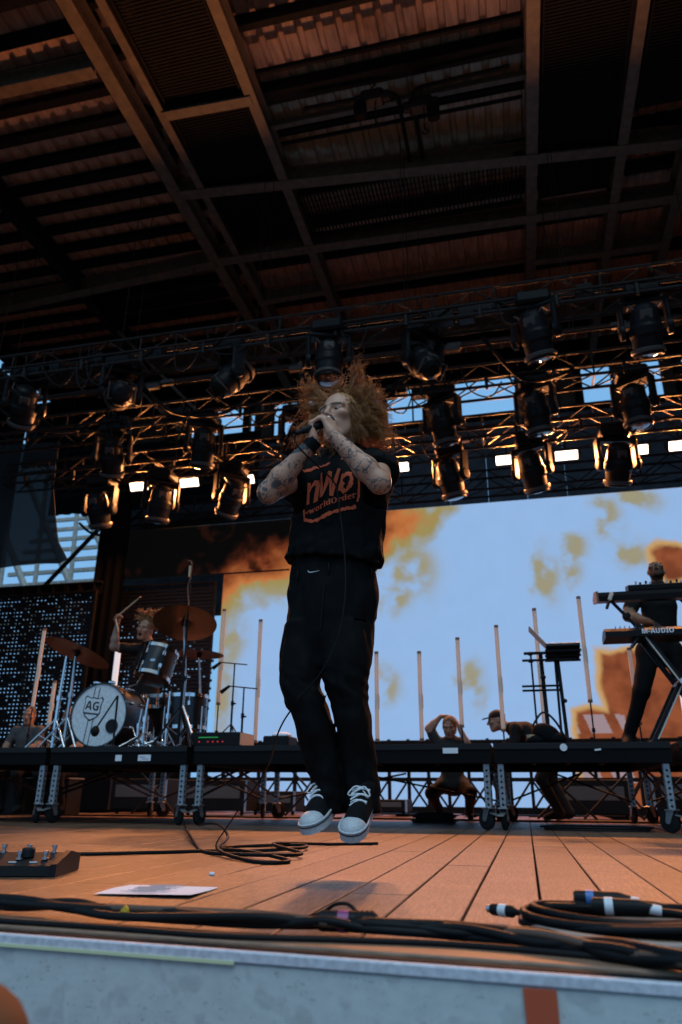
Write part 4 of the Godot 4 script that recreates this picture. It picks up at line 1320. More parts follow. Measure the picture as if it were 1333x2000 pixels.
	obj("beater", Shape.new().rod(Vector3(0, 0.2, -0.12), Vector3(0, 0.34, 0.0), 0.008, 6), "chrome", pd)
	for k in [[-3.75, -7.05, 0.5, 1.2], [-3.95, -7.3, 0.42, 0.4], [-3.62, -7.3, 0.6, 2.0]]:
		var cl := thing("hardware_stand", "low chrome tripod of drum hardware between the drums", "stand", Vector3(k[0], dk, k[1]), "low chrome drum hardware tripods", k[3])
		tripod_stand(cl, k[2], Vector3(0.02, k[2], 0), 0.22, "chrome", 0.014)
	var th := thing("drum_throne", "round black drum stool under the drummer", "stool", Vector3(-4.36, dk, -8.25))
	obj("seat", Shape.new().lathe(Transform3D(Basis(), Vector3(0, 0.46, 0)), [Vector2(0, 0), Vector2(0.16, 0), Vector2(0.175, 0.03), Vector2(0.17, 0.07), Vector2(0.1, 0.085), Vector2(0, 0.085)], 20), "plastic_black", th)
	obj("post", Shape.new().rod(Vector3(0, 0.02, 0), Vector3(0, 0.46, 0), 0.02, 8), "chrome", th)
	for i in 3: obj("stool_leg", Shape.new().rod(Vector3(0, 0.28, 0), Vector3(cos(TAU * i / 3) * 0.25, 0.012, sin(TAU * i / 3) * 0.25), 0.012, 6), "chrome", th)

# ---------------------------------------------------------------- light tubes on thin stands
func build_tubes() -> void:
	var dk := 0.692
	for k in [[-3.52, 2.445, -8.4, 1.30, "right of the drummer, beside the flat cymbal"], [-3.03, 2.29, -8.4, 0.86, "over the small rack of gear"], [-1.58, 1.84, -8.4, 0.86, "just right of the singer's legs"], [-1.078, 1.825, -8.4, 0.86, "left of the crouching woman"], [-0.632, 1.967, -8.4, 1.0, "behind the crouching woman"], [-0.187, 2.09, -8.4, 0.95, "rising behind the man in a cap"], [0.25, 2.265, -8.4, 1.0, "half hidden by the music desk"], [0.745, 2.376, -8.4, 1.24, "tallest of all, between music desk and keyboards"], [1.21, 1.78, -8.4, 1.0, "behind the keyboard player's legs"], [-6.06, 2.31, -8.4, 1.3, "before the LED mesh wall, tall"], [-5.79, 1.62, -8.4, 1.05, "before the LED mesh wall, short"]]:
		var t := thing("light_tube", "slim light tube " + k[4], "light tube", Vector3(k[0], dk, k[2]), "slim light tubes along the riser")
		var hi: float = k[1] - dk
		var lo: float = k[3] - dk
		obj("tube", Shape.new().rod(Vector3(0, lo, 0), Vector3(0, hi - 0.03, 0), 0.024, 10), "tube_white", t)
		obj("cap", Shape.new().rod(Vector3(0, hi - 0.03, 0), Vector3(0, hi, 0), 0.0245, 10), "copper_brown", t)
		obj("socket", Shape.new().rod(Vector3(0, lo - 0.03, 0), Vector3(0, lo, 0), 0.026, 10), "copper_brown", t)
		obj("clip", Shape.new().box(Vector3(0.006, lo + (hi - lo) * 0.42, -0.012), Vector3(0.045, (hi - lo) * 0.16, 0.02), Basis(), 0.006), "tube_white", t)
		obj("stand_pole", Shape.new().rod(Vector3(0, 0.01, 0), Vector3(0, lo - 0.02, 0), 0.0085, 8), "cable_black", t)
		obj("stand_clamp", Shape.new().box(Vector3(0, maxf(0.06, (lo - 0.03) * 0.45), 0), Vector3(0.035, 0.05, 0.035), Basis(), 0.008), "cable_black", t)
		obj("stand_foot", Shape.new().lathe(Transform3D(), [Vector2(0.10, 0), Vector2(0.10, 0.012), Vector2(0.02, 0.025), Vector2(0, 0.025)], 16), "cable_black", t)
	for k in [[-4.91, 2.04, -8.35, 1.25, "lit pinkish white light tube behind the bass drum"], [1.66, 1.47, -8.3, 0.9, "lit pinkish white light tube behind the keyboard stand"]]:
		var t := thing("light_tube", k[4], "light tube", Vector3(k[0], dk, k[2]), "lit light tubes")
		obj("glowing_tube", Shape.new().rod(Vector3(0, k[3] - dk, 0), Vector3(0, k[1] - dk, 0), 0.036, 12), "tube_glow", t)
		obj("stand_pole", Shape.new().rod(Vector3(0, 0.01, 0), Vector3(0, k[3] - dk, 0), 0.012, 8), "cable_black", t)
		obj("stand_foot", Shape.new().lathe(Transform3D(), [Vector2(0.11, 0), Vector2(0.11, 0.012), Vector2(0.02, 0.025), Vector2(0, 0.025)], 16), "cable_black", t)
	# rack of gear and small boxes on the middle riser
	var rk := thing("gear_rack", "low rack of audio gear with red and green lights on the middle riser", "rack", Vector3(-2.86, dk, -7.0))
	obj("case", Shape.new().box(Vector3(0.0, 0.07, 0), Vector3(0.5, 0.125, 0.4), Basis(), 0.006), "case_black", rk)
	obj("side_panel", Shape.new().box(Vector3(0.252, 0.07, 0.0), Vector3(0.006, 0.11, 0.38)), "wood_stick", rk)
	for i in 5: obj("indicator", Shape.new().box(Vector3(-0.16 + i * 0.05 + (0.04 if i > 0 else 0.0), 0.045, 0.2015), Vector3(0.012, 0.012, 0.004)), "indicator_red", rk)
	obj("indicator_bar", Shape.new().box(Vector3(-0.07, 0.085, 0.2015), Vector3(0.2, 0.008, 0.004)), "indicator_green", rk)
	obj("antenna", Shape.new().rod(Vector3(0.14, 0.13, 0.15), Vector3(0.14, 0.26, 0.15), 0.006, 6), "cable_black", rk)
	var bx := thing("gear_box", "small black box with crumpled cloth on it behind the singer's legs", "box", Vector3(-2.30, dk, -7.1))
	obj("case", Shape.new().box(Vector3(0, 0.055, 0), Vector3(0.26, 0.10, 0.3), Basis(), 0.012), "case_black", bx)
	obj("cloth", Shape.new().ball(Vector3(0.02, 0.115, 0.02), Vector3(0.10, 0.035, 0.08), Basis(), 6, 9), "paper", bx)
	tag(obj("antenna_wand", Shape.new().rod(Vector3(-1.62, dk, -7.0), Vector3(-1.62, dk + 0.09, -7.0), 0.008, 6), "cable_black"), "stubby black aerial standing on the middle riser edge", "aerial")
	var cup := obj("paper_cup", Shape.new().lathe(Transform3D(Basis(), Vector3(0.08, dk, -7.0)), [Vector2(0, 0.001), Vector2(0.03, 0.001), Vector2(0.038, 0.09), Vector2(0.034, 0.09), Vector2(0.027, 0.006)], 14), "wood_stick")
	tag(cup, "small tan cup on the keyboard riser beside a black bag", "cup")
	var bag := thing("equipment_bag", "slumped black bag leaning on the music desk base", "bag", Vector3(0.22, dk, -7.05))
	obj("body", Shape.new().ball(Vector3(0, 0.085, 0), Vector3(0.14, 0.10, 0.11), Basis(Vector3.BACK, -0.5), 9, 12).ball(Vector3(0.09, 0.05, 0.02), Vector3(0.10, 0.06, 0.1)).ball(Vector3(-0.1, 0.04, 0.03), Vector3(0.09, 0.05, 0.09)), "black_drape", bag)
	obj("strap", Shape.new().tube(curve([Vector3(-0.12, 0.16, 0.08), Vector3(-0.02, 0.28, 0.06), Vector3(0.08, 0.2, 0.1), Vector3(0.17, 0.02, 0.08)]), 0.01, 6), "cable_black", bag)
	# music desk with two crossbars
	var md := thing("music_desk", "black desk stand with a tilted panel and two crossbars", "desk stand", Vector3(0.30, dk, -7.2))
	obj("tray", Shape.new().box(Vector3(0.14, 0.85, 0.0), Vector3(0.31, 0.035, 0.3), Basis(Vector3.RIGHT, -0.35), 0.006), "plastic_black", md)
	for i in 3: obj("tray_rib", Shape.new().box(Vector3(0.14, 0.79 + i * 0.03, -0.10 + i * 0.1), Vector3(0.33, 0.02, 0.02), Basis(), 0.003), "plastic_black", md)
	obj("tilted_panel", Shape.new().box(Vector3(-0.075, 1.0, -0.02), Vector3(0.24, 0.012, 0.22), Basis(Vector3.BACK, -0.88), 0.003), "wood_stick", md)
	obj("upper_bar", Shape.new().box(Vector3(0.04, 0.845, 0.03), Vector3(0.52, 0.025, 0.03), Basis(), 0.005), "cable_black", md)
	obj("upper_bar", Shape.new().box(Vector3(0.01, 0.775, 0.05), Vector3(0.50, 0.02, 0.03), Basis(), 0.005), "cable_black", md)
	for q in [0.0, 1.0]: obj("lower_bar", Shape.new().box(Vector3(-0.09, 0.50 + q * 0.04, 0.02), Vector3(0.34, 0.018, 0.03), Basis(), 0.004), "cable_black", md)
	for p in [[-0.155, -0.155, 0.05, 0.86, 0.009], [-0.065, -0.055, 0.0, 0.86, 0.019], [0.065, 0.055, 0.0, 0.84, 0.012], [0.085, 0.105, 0.0, 0.85, 0.017]]:
		obj("post", Shape.new().rod(Vector3(p[1] - p[0] + p[0], p[2], 0.0), Vector3(p[0], p[3], 0.0), p[4], 8), "cable_black", md)
	for p in [Vector3(-0.16, 0.84, 0.04), Vector3(-0.16, 0.77, 0.05), Vector3(0.11, 0.40, 0.02), Vector3(-0.06, 0.62, 0.02)]:
		obj("clamp_knob", Shape.new().box(p, Vector3(0.05, 0.035, 0.035), Basis(), 0.01), "cable_black", md)
	obj("foot", Shape.new().box(Vector3(0.02, 0.012, 0), Vector3(0.4, 0.02, 0.3), Basis(), 0.006), "cable_black", md)

# ---------------------------------------------------------------- keyboards
func keyboard(parent: Node3D, at: Vector3, L: float, tilt: float, keys: bool) -> void:
	var b := Basis(Vector3.RIGHT, tilt)
	obj("body", Shape.new().prism([Vector2(-0.15, -0.04), Vector2(0.15, -0.05), Vector2(0.16, 0.0), Vector2(0.05, 0.045), Vector2(-0.10, 0.045), Vector2(-0.155, 0.01)], L, Transform3D(b * Basis(Vector3.UP, PI / 2), at)), "plastic_black", parent)
	if keys:
		for i in int(L / 0.0236):
			obj("white_key", Shape.new().box(at + b * Vector3(0.02 + i * 0.0236, 0.035, -0.1), Vector3(0.0225, 0.022, 0.13), b), "keys_white", parent)

func build_keyboards() -> void:
	var dk := 0.692
	var st := thing("keyboard_stand", "black crossed keyboard stand with tan edges and two tiers", "keyboard stand", Vector3(1.40, dk, -7.1))
	for s in [-1.0, 1.0]:
		for zz in [0.11, -0.17]:
			obj("cross_leg", Shape.new().box(Vector3(0.0, 0.52, zz + s * 0.025), Vector3(0.045, 1.2, 0.028), Basis(Vector3.BACK, s * 0.52), 0.006), "plastic_black", st)
		obj("leg_edge", Shape.new().box(Vector3(-s * 0.018, 0.52, 0.126 + s * 0.025), Vector3(0.012, 1.1, 0.004), Basis(Vector3.BACK, s * 0.52)), "tube_white", st)
		obj("foot_bar", Shape.new().rod(Vector3(s * 0.3, 0.02, 0.16), Vector3(s * 0.3, 0.02, -0.24), 0.02, 8), "rubber", st)
		obj("rest_arm", Shape.new().box(Vector3(s * 0.32, 1.0 - 0.1, -0.03), Vector3(0.03, 0.03, 0.42), Basis(), 0.006), "plastic_black", st)
	obj("tier_post", Shape.new().rod(Vector3(-0.27, 0.99, 0.08), Vector3(-0.50, 1.30, 0.06), 0.016, 8), "plastic_black", st)
	obj("tier_post", Shape.new().rod(Vector3(0.27, 0.99, 0.08), Vector3(0.50, 1.30, 0.06), 0.016, 8), "plastic_black", st)
	for s in [-1.0, 1.0]:
		obj("tier_arm", Shape.new().tube([Vector3(s * 0.50, 1.30, 0.16), Vector3(s * 0.50, 1.28, -0.2)], 0.016, 8), "plastic_black", st)
		obj("tier_lip", Shape.new().box(Vector3(s * 0.50, 1.30, 0.17), Vector3(0.035, 0.08, 0.03), Basis(Vector3.BACK, -0.4), 0.008), "tube_white", st)
		obj("clamp_knob", Shape.new().box(Vector3(s * 0.37, 1.13, 0.07), Vector3(0.07, 0.05, 0.05), Basis(Vector3.BACK, -0.6 * s), 0.012), "rubber", st)
	obj("pivot", Shape.new().rod(Vector3(0, 0.52, 0.17), Vector3(0, 0.52, -0.2), 0.025, 10), "dull_chrome", st)
	var k1 := thing("keyboard", "lower keyboard with white brand lettering on its back", "keyboard", Vector3(0.81, 1.652, -7.06), "keyboards on the stand")
	keyboard(k1, Vector3.ZERO, 1.22, 0.0, false)
	text(k1, "back_lettering", "M-AUDIO", 0.062, "lettering", Transform3D(Basis(Vector3.RIGHT, -0.1), Vector3(0.445, -0.0, 0.158)), true, "Droid Sans", 0.004)
	for i in 7: obj("cable_plug", Shape.new().rod(Vector3(0.10 + i * 0.04, 0.03, 0.1), Vector3(0.10 + i * 0.04, 0.065, 0.1), 0.004, 5), "cable_black", k1)
	var k2 := thing("keyboard", "upper keyboard with a knob panel, tilted towards the player", "keyboard", Vector3(0.80, 2.03, -7.12), "keyboards on the stand")
	keyboard(k2, Vector3.ZERO, 1.25, 0.2, false)
	obj("end_cheek", Shape.new().prism([Vector2(-0.16, -0.05), Vector2(0.17, -0.055), Vector2(0.19, -0.01), Vector2(0.05, 0.055), Vector2(-0.15, 0.055)], 0.02, Transform3D(Basis(Vector3.RIGHT, 0.2) * Basis(Vector3.UP, PI / 2), Vector3(-0.022, 0, 0))), "copper_brown", k2)
	var sy := thing("synthesizer", "small synthesizer with pale knobs resting on the upper keyboard", "synthesizer", Vector3(1.08, 2.082, -7.14))
	obj("body", Shape.new().box(Vector3(0.4, 0.03, 0), Vector3(0.8, 0.055, 0.2), Basis(Vector3.RIGHT, 0.2), 0.008), "plastic_black", sy)
	for i in 14: obj("knob", Shape.new().rod(Vector3(0.08 + i * 0.045, 0.055, 0.045 - (i % 2) * 0.04), Vector3(0.08 + i * 0.045, 0.082, 0.05 - (i % 2) * 0.04), 0.010, 8), "lettering" if i % 3 == 0 else "plastic_dark", sy)

# ---------------------------------------------------------------- low trusses, cases and cables behind the risers
func build_behind_riser() -> void:
	# ground support lattice before the foot of the screen
	var la := thing("support_lattice", "dark steel lattice standing before the foot of the LED screen", "lattice", Vector3(-2.0, 0, -12.6))
	for y in [0.06, 0.52, 0.78, 1.10]:
		obj("lattice_rail", Shape.new().box(Vector3(0, y, 0), Vector3(9.0, 0.06 if y > 0.1 else 0.1, 0.06)), "dark_steel", la)
	for i in 28:
		var x := -4.4 + i * 0.325
		obj("lattice_post", Shape.new().box(Vector3(x, 0.58, 0.0), Vector3(0.05, 1.14, 0.07)), "dark_steel", la)
	var dg := Shape.new().rod(Vector3(-0.15, 0.08, 0.02), Vector3(0.15, 0.50, 0.02), 0.018, 5).mesh()
	var dh := Shape.new().rod(Vector3(0.15, 0.08, -0.02), Vector3(-0.15, 0.50, -0.02), 0.018, 5).mesh()
	var di := Shape.new().rod(Vector3(-0.15, 0.80, 0.02), Vector3(0.15, 1.08, 0.02), 0.015, 5).mesh()
	for i in 27:
		var x := -4.24 + i * 0.325
		obj("lattice_diagonal", dg, "dark_steel", la).position.x = x
		if i % 3 != 1: obj("lattice_diagonal", dh, "dark_steel", la).position.x = x
		if i % 2 == 0: obj("lattice_diagonal", di, "dark_steel", la).position.x = x
	# road cases
	var rng := RandomNumberGenerator.new()
	rng.seed = 5
	for k in [[-5.5, -10.6, 0.9, 0.42, "left of all cases, below the drum riser"], [-4.25, -10.4, 1.0, 0.40, "with a grey panel under the drum riser"], [-3.55, -10.9, 0.7, 0.26, "with a grey panel under the left end of the middle riser"], [-2.0, -10.9, 0.8, 0.16, "lying flat behind the singer's feet"], [0.85, -10.7, 0.9, 0.42, "with a grey panel under the keyboard riser"], [2.0, -10.4, 1.0, 0.45, "right of all cases"]]:
		var c := thing("road_case", "black road case " + k[4], "road case", Vector3(k[0], 0, k[1]), "road cases behind the risers")
		obj("box", Shape.new().box(Vector3(0, 0.06 + k[3] / 2.0, 0), Vector3(k[2], k[3], 0.5), Basis(), 0.01), "case_black", c)
		obj("front_panel", Shape.new().box(Vector3(0, 0.06 + k[3] * 0.6, 0.253), Vector3(k[2] * 0.8, k[3] * 0.4, 0.006), Basis(), 0.002), "case_panel", c)
		for sx in [-1.0, 1.0]:
			obj("corner_strip", Shape.new().box(Vector3(sx * (k[2] / 2.0 - 0.012), 0.06 + k[3] / 2.0, 0.252), Vector3(0.03, k[3], 0.008)), "dull_chrome", c)
			obj("castor", Shape.new().rod(Vector3(sx * k[2] * 0.4, 0.03, 0.17), Vector3(sx * k[2] * 0.4 + 0.03, 0.03, 0.17), 0.03, 10), "rubber", c)
	# folding trestles with crossed legs
	for k in [[-5.0, -9.9], [-2.75, -9.8], [0.45, -9.75], [1.0, -9.95], [1.65, -9.8]]:
		var t := thing("folding_trestle", "dark folding trestle with crossed legs standing behind the risers", "trestle", Vector3(k[0], 0, k[1]), "folding trestles behind the risers")
		obj("top_bar", Shape.new().rod(Vector3(-0.36, 0.62, 0), Vector3(0.36, 0.62, 0), 0.022, 6), "plastic_black", t)
		for s in [-1.0, 1.0]:
			obj("trestle_leg", Shape.new().rod(Vector3(-s * 0.3, 0.62, 0.03 * s), Vector3(s * 0.34, 0.02, 0.03 * s), 0.016, 6), "plastic_black", t)
	# coiled cables on the deck
	for k in [[-0.95, -8.2, 0.22, "heap of black cable on the deck beneath the middle riser"], [0.55, -7.0, 0.28, "flat loop of black cable on the deck before the keyboard riser"]]:
		var t := thing("cable_coil", k[3], "cable", Vector3(k[0], 0, k[1]), "cables lying on the deck")
		for j in (6 if k[2] < 0.25 else 2):
			var p := []
			for i in 17:
				var a := TAU * i / 16.0 + j
				p.append(Vector3(cos(a) * (k[2] + 0.03 * sin(j * 2.1)) * (1.0 if k[2] < 0.25 else 1.5), 0.012 + 0.017 * j, sin(a) * k[2] * 0.8 + 0.03 * cos(j * 1.7)))
			obj("loop", Shape.new().tube(p, 0.009, 6), "cable_black", t)
	tag(obj("deck_cable", Shape.new().tube(curve([Vector3(-6, 0.01, -8.9), Vector3(-4.4, 0.01, -9.15), Vector3(-3.0, 0.01, -9.2), Vector3(-1.5, 0.01, -9.25), Vector3(0.2, 0.01, -9.1), Vector3(2.5, 0.01, -9.2)]), 0.016, 6), "cable_black"), "thick black cable running along the deck under the risers", "cable")

# ---------------------------------------------------------------- people
# a stack of ellipses: each ring is [y, x, z, half width, half depth]
func column(F: Field, rings: Array, k := 0.03) -> void:
	var lo := Vector3(9, 9, 9)
	var hi := -lo
	for r in rings:
		lo = lo.min(Vector3(r[1] - r[3], r[0], r[2] - r[4]))
		hi = hi.max(Vector3(r[1] + r[3], r[0], r[2] + r[4]))
	var e := Vector3.ONE * (k + F.h * 3.0)
	var s := F.span(lo - e, hi + e)
	for y in range(s[2], s[3]):
		var py := F.o.y + y * F.h
		var i := 0
		while i < rings.size() - 2 and py < rings[i + 1][0]: i += 1
		var a: Array = rings[i]
		var b: Array = rings[i + 1]
		var t: float = clampf((py - a[0]) / (b[0] - a[0]), 0.0, 1.0)
		t = smoothstep(0.0, 1.0, t) * 0.5 + t * 0.5
		var cx := lerpf(a[1], b[1], t)
		var cz := lerpf(a[2], b[2], t)
		var ra := lerpf(a[3], b[3], t)
		var rb := lerpf(a[4], b[4], t)
		var dy: float = maxf(py - rings[0][0], rings[rings.size() - 1][0] - py)
		var m := minf(ra, rb)
		for z in range(s[4], s[5]):
			var qz: float = (F.o.z + z * F.h - cz) / rb
			var row: int = (z * F.ny + y) * F.nx
			for x in range(s[0], s[1]):
				var qx: float = (F.o.x + x * F.h - cx) / ra
				var d := (sqrt(qx * qx + qz * qz) - 1.0) * m
				if dy > 0.0: d = maxf(d, dy) if d < 0.0 else sqrt(d * d + dy * dy)
				var w := F.f[row + x]
				var q := maxf(k - absf(w - d), 0.0)
				F.f[row + x] = minf(w, d) - q * q / (4.0 * k)

# five fingered hand: w wrist, d towards the fingers, n out of the palm, side +1 puts the thumb towards d x n
func hand(sh: Shape, w: Vector3, d: Vector3, n: Vector3, side: float, curl: Array, cell: float, paint: Callable, size := 1.0) -> void:
	d = d.normalized()
	n = (n - d * n.dot(d)).normalized()
	var a := d.cross(n) * side
	var g := 0.19 * size
	var F := Field.new(w - Vector3(g, g, g), w + Vector3(g, g, g), cell)
	F.bone(w - d * 0.004 * size, w + d * 0.03 * size, 0.026 * size, 0.023 * size, 0.012)
	for i in 4:
		var off := (0.030 - i * 0.0195) * size
		var base := w + d * (0.088 - 0.005 * absf(i - 1.2)) * size + a * off
		F.bone(w + d * 0.02 * size + a * off * 0.6, base, 0.0145 * size, 0.0105 * size, 0.016)
		var ang := 0.0
		var p := base
		var len_: Array = [0.043, 0.026, 0.021]
		var fs: float = [0.95, 1.06, 1.0, 0.80][i] * size
		for j in 3:
			ang += curl[j] * (1.0 + 0.06 * (i - 1))
			var dir := d * cos(ang) + n * sin(ang) + a * (0.05 - 0.035 * i)
			var q: Vector3 = p + dir.normalized() * len_[j] * fs
			F.bone(p, q, (0.0096 - 0.0009 * j) * size, (0.0090 - 0.0009 * j) * size, 0.004)
			p = q
	var tb := w + d * 0.026 * size + a * 0.020 * size
	var t1 := tb + (d * 0.55 + a * 0.70 + n * 0.30).normalized() * 0.046 * size
	var t2: Vector3 = t1 + (d * 0.80 + a * 0.25 + n * (0.35 + curl[3])).normalized() * 0.032 * size
	var t3: Vector3 = t2 + (d * 0.80 - a * 0.05 + n * (0.45 + curl[3])).normalized() * 0.025 * size
	F.bone(tb, t1, 0.0155 * size, 0.0115 * size, 0.012)
	F.bone(t1, t2, 0.0112 * size, 0.0100 * size, 0.004)
	F.bone(t2, t3, 0.0100 * size, 0.0085 * size, 0.004)
	F.into(sh, paint)

# a head: o its centre, b its axes (x to the viewer's right when it faces the viewer, y up, z out of the face)
func head(sh: Shape, o: Vector3, b: Basis, cell: float, skin: Color, neck: Vector3, brow := Color(0.05, 0.03, 0.02), mouth_open := 0.0, beard := 0.0) -> void:
	var F := Field.new(o - Vector3.ONE * 0.19, o + Vector3.ONE * 0.17, cell)
	var P := func(x, y, z): return o + b * Vector3(x, y, z)
	F.blob(P.call(0, 0.02, -0.015), Vector3(0.077, 0.098, 0.096), 0.02, b)
	F.blob(P.call(0, -0.05, 0.030), Vector3(0.060, 0.078, 0.064), 0.03, b)
	F.blob(P.call(0, -0.108 - mouth_open * 0.018, 0.060), Vector3(0.030, 0.022, 0.026), 0.025, b)
	for s in [-1.0, 1.0]:
		F.bone(P.call(s * 0.056, -0.06, 0.0), P.call(s * 0.022, -0.108 - mouth_open * 0.018, 0.058), 0.016, 0.014, 0.03)   # jaw
		F.blob(P.call(s * 0.048, -0.024, 0.064), Vector3(0.024, 0.019, 0.022), 0.02, b)   # cheekbone
		F.bone(P.call(s * 0.010, 0.020, 0.084), P.call(s * 0.052, 0.022, 0.066), 0.013, 0.012, 0.014)   # brow
		F.blob(P.call(s * 0.079, -0.012, -0.012), Vector3(0.010, 0.031, 0.019), 0.008, b)   # ear
	for s in [-1.0, 1.0]:
		F.blob(P.call(s * 0.031, -0.001, 0.096), Vector3(0.019, 0.012, 0.017), 0.010, b, true)   # eye socket
		F.bone(P.call(s * 0.017, 0.0055, 0.080), P.call(s * 0.047, 0.0050, 0.074), 0.0055, 0.0055, 0.004)   # upper lid
		F.bone(P.call(s * 0.018, -0.0130, 0.079), P.call(s * 0.045, -0.0125, 0.073), 0.0055, 0.0055, 0.006)   # lower lid
	F.bone(P.call(0, 0.010, 0.088), P.call(0, -0.034, 0.114), 0.0085, 0.0125, 0.012)   # nose
	for s in [-1.0, 1.0]:
		F.blob(P.call(s * 0.0125, -0.040, 0.102), Vector3(0.0085, 0.0075, 0.010), 0.006, b)
		F.blob(P.call(s * 0.0068, -0.048, 0.107), Vector3(0.0038, 0.0042, 0.0055), 0.002, b, true)
	F.bone(P.call(-0.020, -0.066, 0.088), P.call(0.020, -0.066, 0.088), 0.0075, 0.0075, 0.010)   # lips
	F.bone(P.call(-0.017, -0.082 - mouth_open * 0.022, 0.085), P.call(0.017, -0.082 - mouth_open * 0.022, 0.085), 0.008, 0.008, 0.010)
	if mouth_open > 0.0:
		F.blob(P.call(0, -0.074 - mouth_open * 0.011, 0.094), Vector3(0.020, 0.007 + mouth_open * 0.013, 0.024), 0.005, b, true)
	else:
		F.blob(P.call(0, -0.074, 0.099), Vector3(0.022, 0.0018, 0.010), 0.003, b, true)
	F.bone(P.call(0, -0.06, -0.015), neck, 0.055, 0.060, 0.03)
	var fn := FastNoiseLite.new()
	fn.seed = 4
	fn.frequency = 22.0
	F.into(sh, func(p: Vector3, _n: Vector3) -> Color:
		var q: Vector3 = b.transposed() * (p - o)
		var c: Color = skin * (1.0 + 0.10 * fn.get_noise_3dv(p))
		if q.z > 0.055:
			var e := absf(q.x) - 0.031
			var lift := 0.021 - e * e * 6.0
			if absf(absf(q.x) - 0.033) < 0.022 and absf(q.y - lift) < 0.0055: c = brow
			if Vector2(q.x / 0.024, (q.y + 0.074 + mouth_open * 0.011) / (0.013 + mouth_open * 0.016)).length() < 1.0 and q.z > 0.07:
				c = Color(skin.r * 0.8, skin.g * 0.5, skin.b * 0.5)
				if mouth_open > 0.0 and q.z < 0.088: c = Color(0.06, 0.015, 0.012)
		if beard > 0.0 and q.y < -0.03 - 0.25 * maxf(0.05 - q.z, 0.0) and q.z > -0.03 and (absf(q.x) > 0.026 or q.y < -0.09 or absf(q.y + 0.056) < 0.006): c = c.lerp(brow, beard)
		return c)

func eyes(parent: Node3D, o: Vector3, b: Basis) -> void:
	for s in [-1.0, 1.0]:
		var e := obj("eyeball", Shape.new().ball(o + b * Vector3(s * 0.031, -0.003, 0.0735), Vector3.ONE * 0.0125), "eye_white", parent)
		obj("iris", Shape.new().ball(o + b * Vector3(s * 0.031, -0.003, 0.0815), Vector3(0.0075, 0.0075, 0.0055), b), "eye", e)

# simple figure for people further back. J: joints in the thing's own axes; look: where each zone's colour is
func figure(t: Node3D, J: Dictionary, C: Dictionary, o := {}) -> void:
	var lo := Vector3(99, 99, 99)
	var hi := -lo
	for k in J:
		lo = lo.min(J[k])
		hi = hi.max(J[k])
	var F := Field.new(lo - Vector3.ONE * 0.2, hi + Vector3.ONE * 0.2, 0.015)
	var hc: Vector3 = (J.hl + J.hr) / 2.0
	var sc: Vector3 = (J.sl + J.sr) / 2.0
	var bones := [[hc, sc * 0.75 + hc * 0.25, 0.135, 0.145, "top"], [sc * 0.8 + hc * 0.2, sc, 0.14, 0.10, "top"], [J.sl, J.sr, 0.068, 0.068, "top"], [J.hl, J.hr, 0.105, 0.105, "legs"], [sc, J.neck, 0.07, 0.058, "skin"]]
	for s in ["l", "r"]:
		var sh: Vector3 = J["s" + s]
		var el: Vector3 = J["e" + s]
		var wr: Vector3 = J["w" + s]
		bones.append([sh, sh.lerp(el, 0.6), 0.066, 0.062, "top"])
		bones.append([sh.lerp(el, 0.5), el, 0.050, 0.043, "arm"])
		bones.append([el, el.lerp(wr, 0.35), 0.043, 0.044, "arm"])
		bones.append([el.lerp(wr, 0.35), wr, 0.043, 0.028, "arm"])
		bones.append([J["h" + s], J["k" + s], 0.095, 0.068, "legs"])
		bones.append([J["k" + s], J["a" + s], 0.066, 0.050, "legs"])
		bones.append([J["a" + s], J["t" + s], 0.046, 0.036, "shoe"])
	var fat: float = o.get("bulk", 1.0)
	for b in bones: F.bone(b[0], b[1], b[2] * fat, b[3] * fat, 0.035)
	var fn := FastNoiseLite.new()
	fn.seed = 9
	fn.frequency = 7.0
	F.bend(func(p: Vector3) -> float: return fn.get_noise_3dv(p) * 0.008, 0.05)
	var sh := Shape.new()
	F.into(sh, func(p: Vector3, _n: Vector3) -> Color:
		var best := 9.0
		var z := "top"
		for b in bones:
			var q: Vector3 = Geometry3D.get_closest_point_to_segment(p, b[0], b[1])
			var d: float = p.distance_to(q) - maxf(b[2], b[3])
			if d < best:
				best = d
				z = b[4]
		return C[z])
	var hb: Basis = o.get("face", Basis())
	head(sh, J.head, hb, 0.008, C.skin, J.neck, C.get("brow", Color(0.05, 0.03, 0.02)), o.get("mouth", 0.0), o.get("beard", 0.0))
	var pc := func(_p: Vector3, _n: Vector3) -> Color: return C.skin
	for s in ["l", "r"]:
		var hd: Array = o.get("hand_" + s, [J["w" + s] - J["e" + s], Vector3(0, -1, 0.2), 1.0, [0.4, 0.5, 0.3, 0.2]])
		hand(sh, J["w" + s], hd[0], hd[1], hd[2], hd[3], 0.006, pc)
	obj("body", sh, "figure", t)
	if o.get("eyes", true): eyes(t, J.head, hb)

func hair_cap(t: Node3D, o: Vector3, b: Basis, col: Color, cell := 0.007, big := 1.0) -> void:
	var F := Field.new(o - Vector3.ONE * 0.2, o + Vector3.ONE * 0.2, cell)
	F.blob(o + b * Vector3(0, 0.024, -0.024), Vector3(0.081, 0.100, 0.098) * big, 0.02, b)
	F.blob(o + b * Vector3(0, -0.05, -0.05), Vector3(0.075, 0.08, 0.06) * big, 0.03, b)
	F.blob(o + b * Vector3(0, -0.030, 0.085), Vector3(0.076, 0.118, 0.090), 0.012, b, true)
	var fn := FastNoiseLite.new()
	fn.seed = 14
	fn.frequency = 40.0
	F.bend(func(p: Vector3) -> float: return fn.get_noise_3dv(p) * 0.006)
	var sh := Shape.new()
	F.into(sh, func(p: Vector3, _n: Vector3) -> Color: return col * (0.8 + 0.5 * fn.get_noise_3dv(p * 1.7)))
	obj("hair_cap", sh, "hair_base", t)

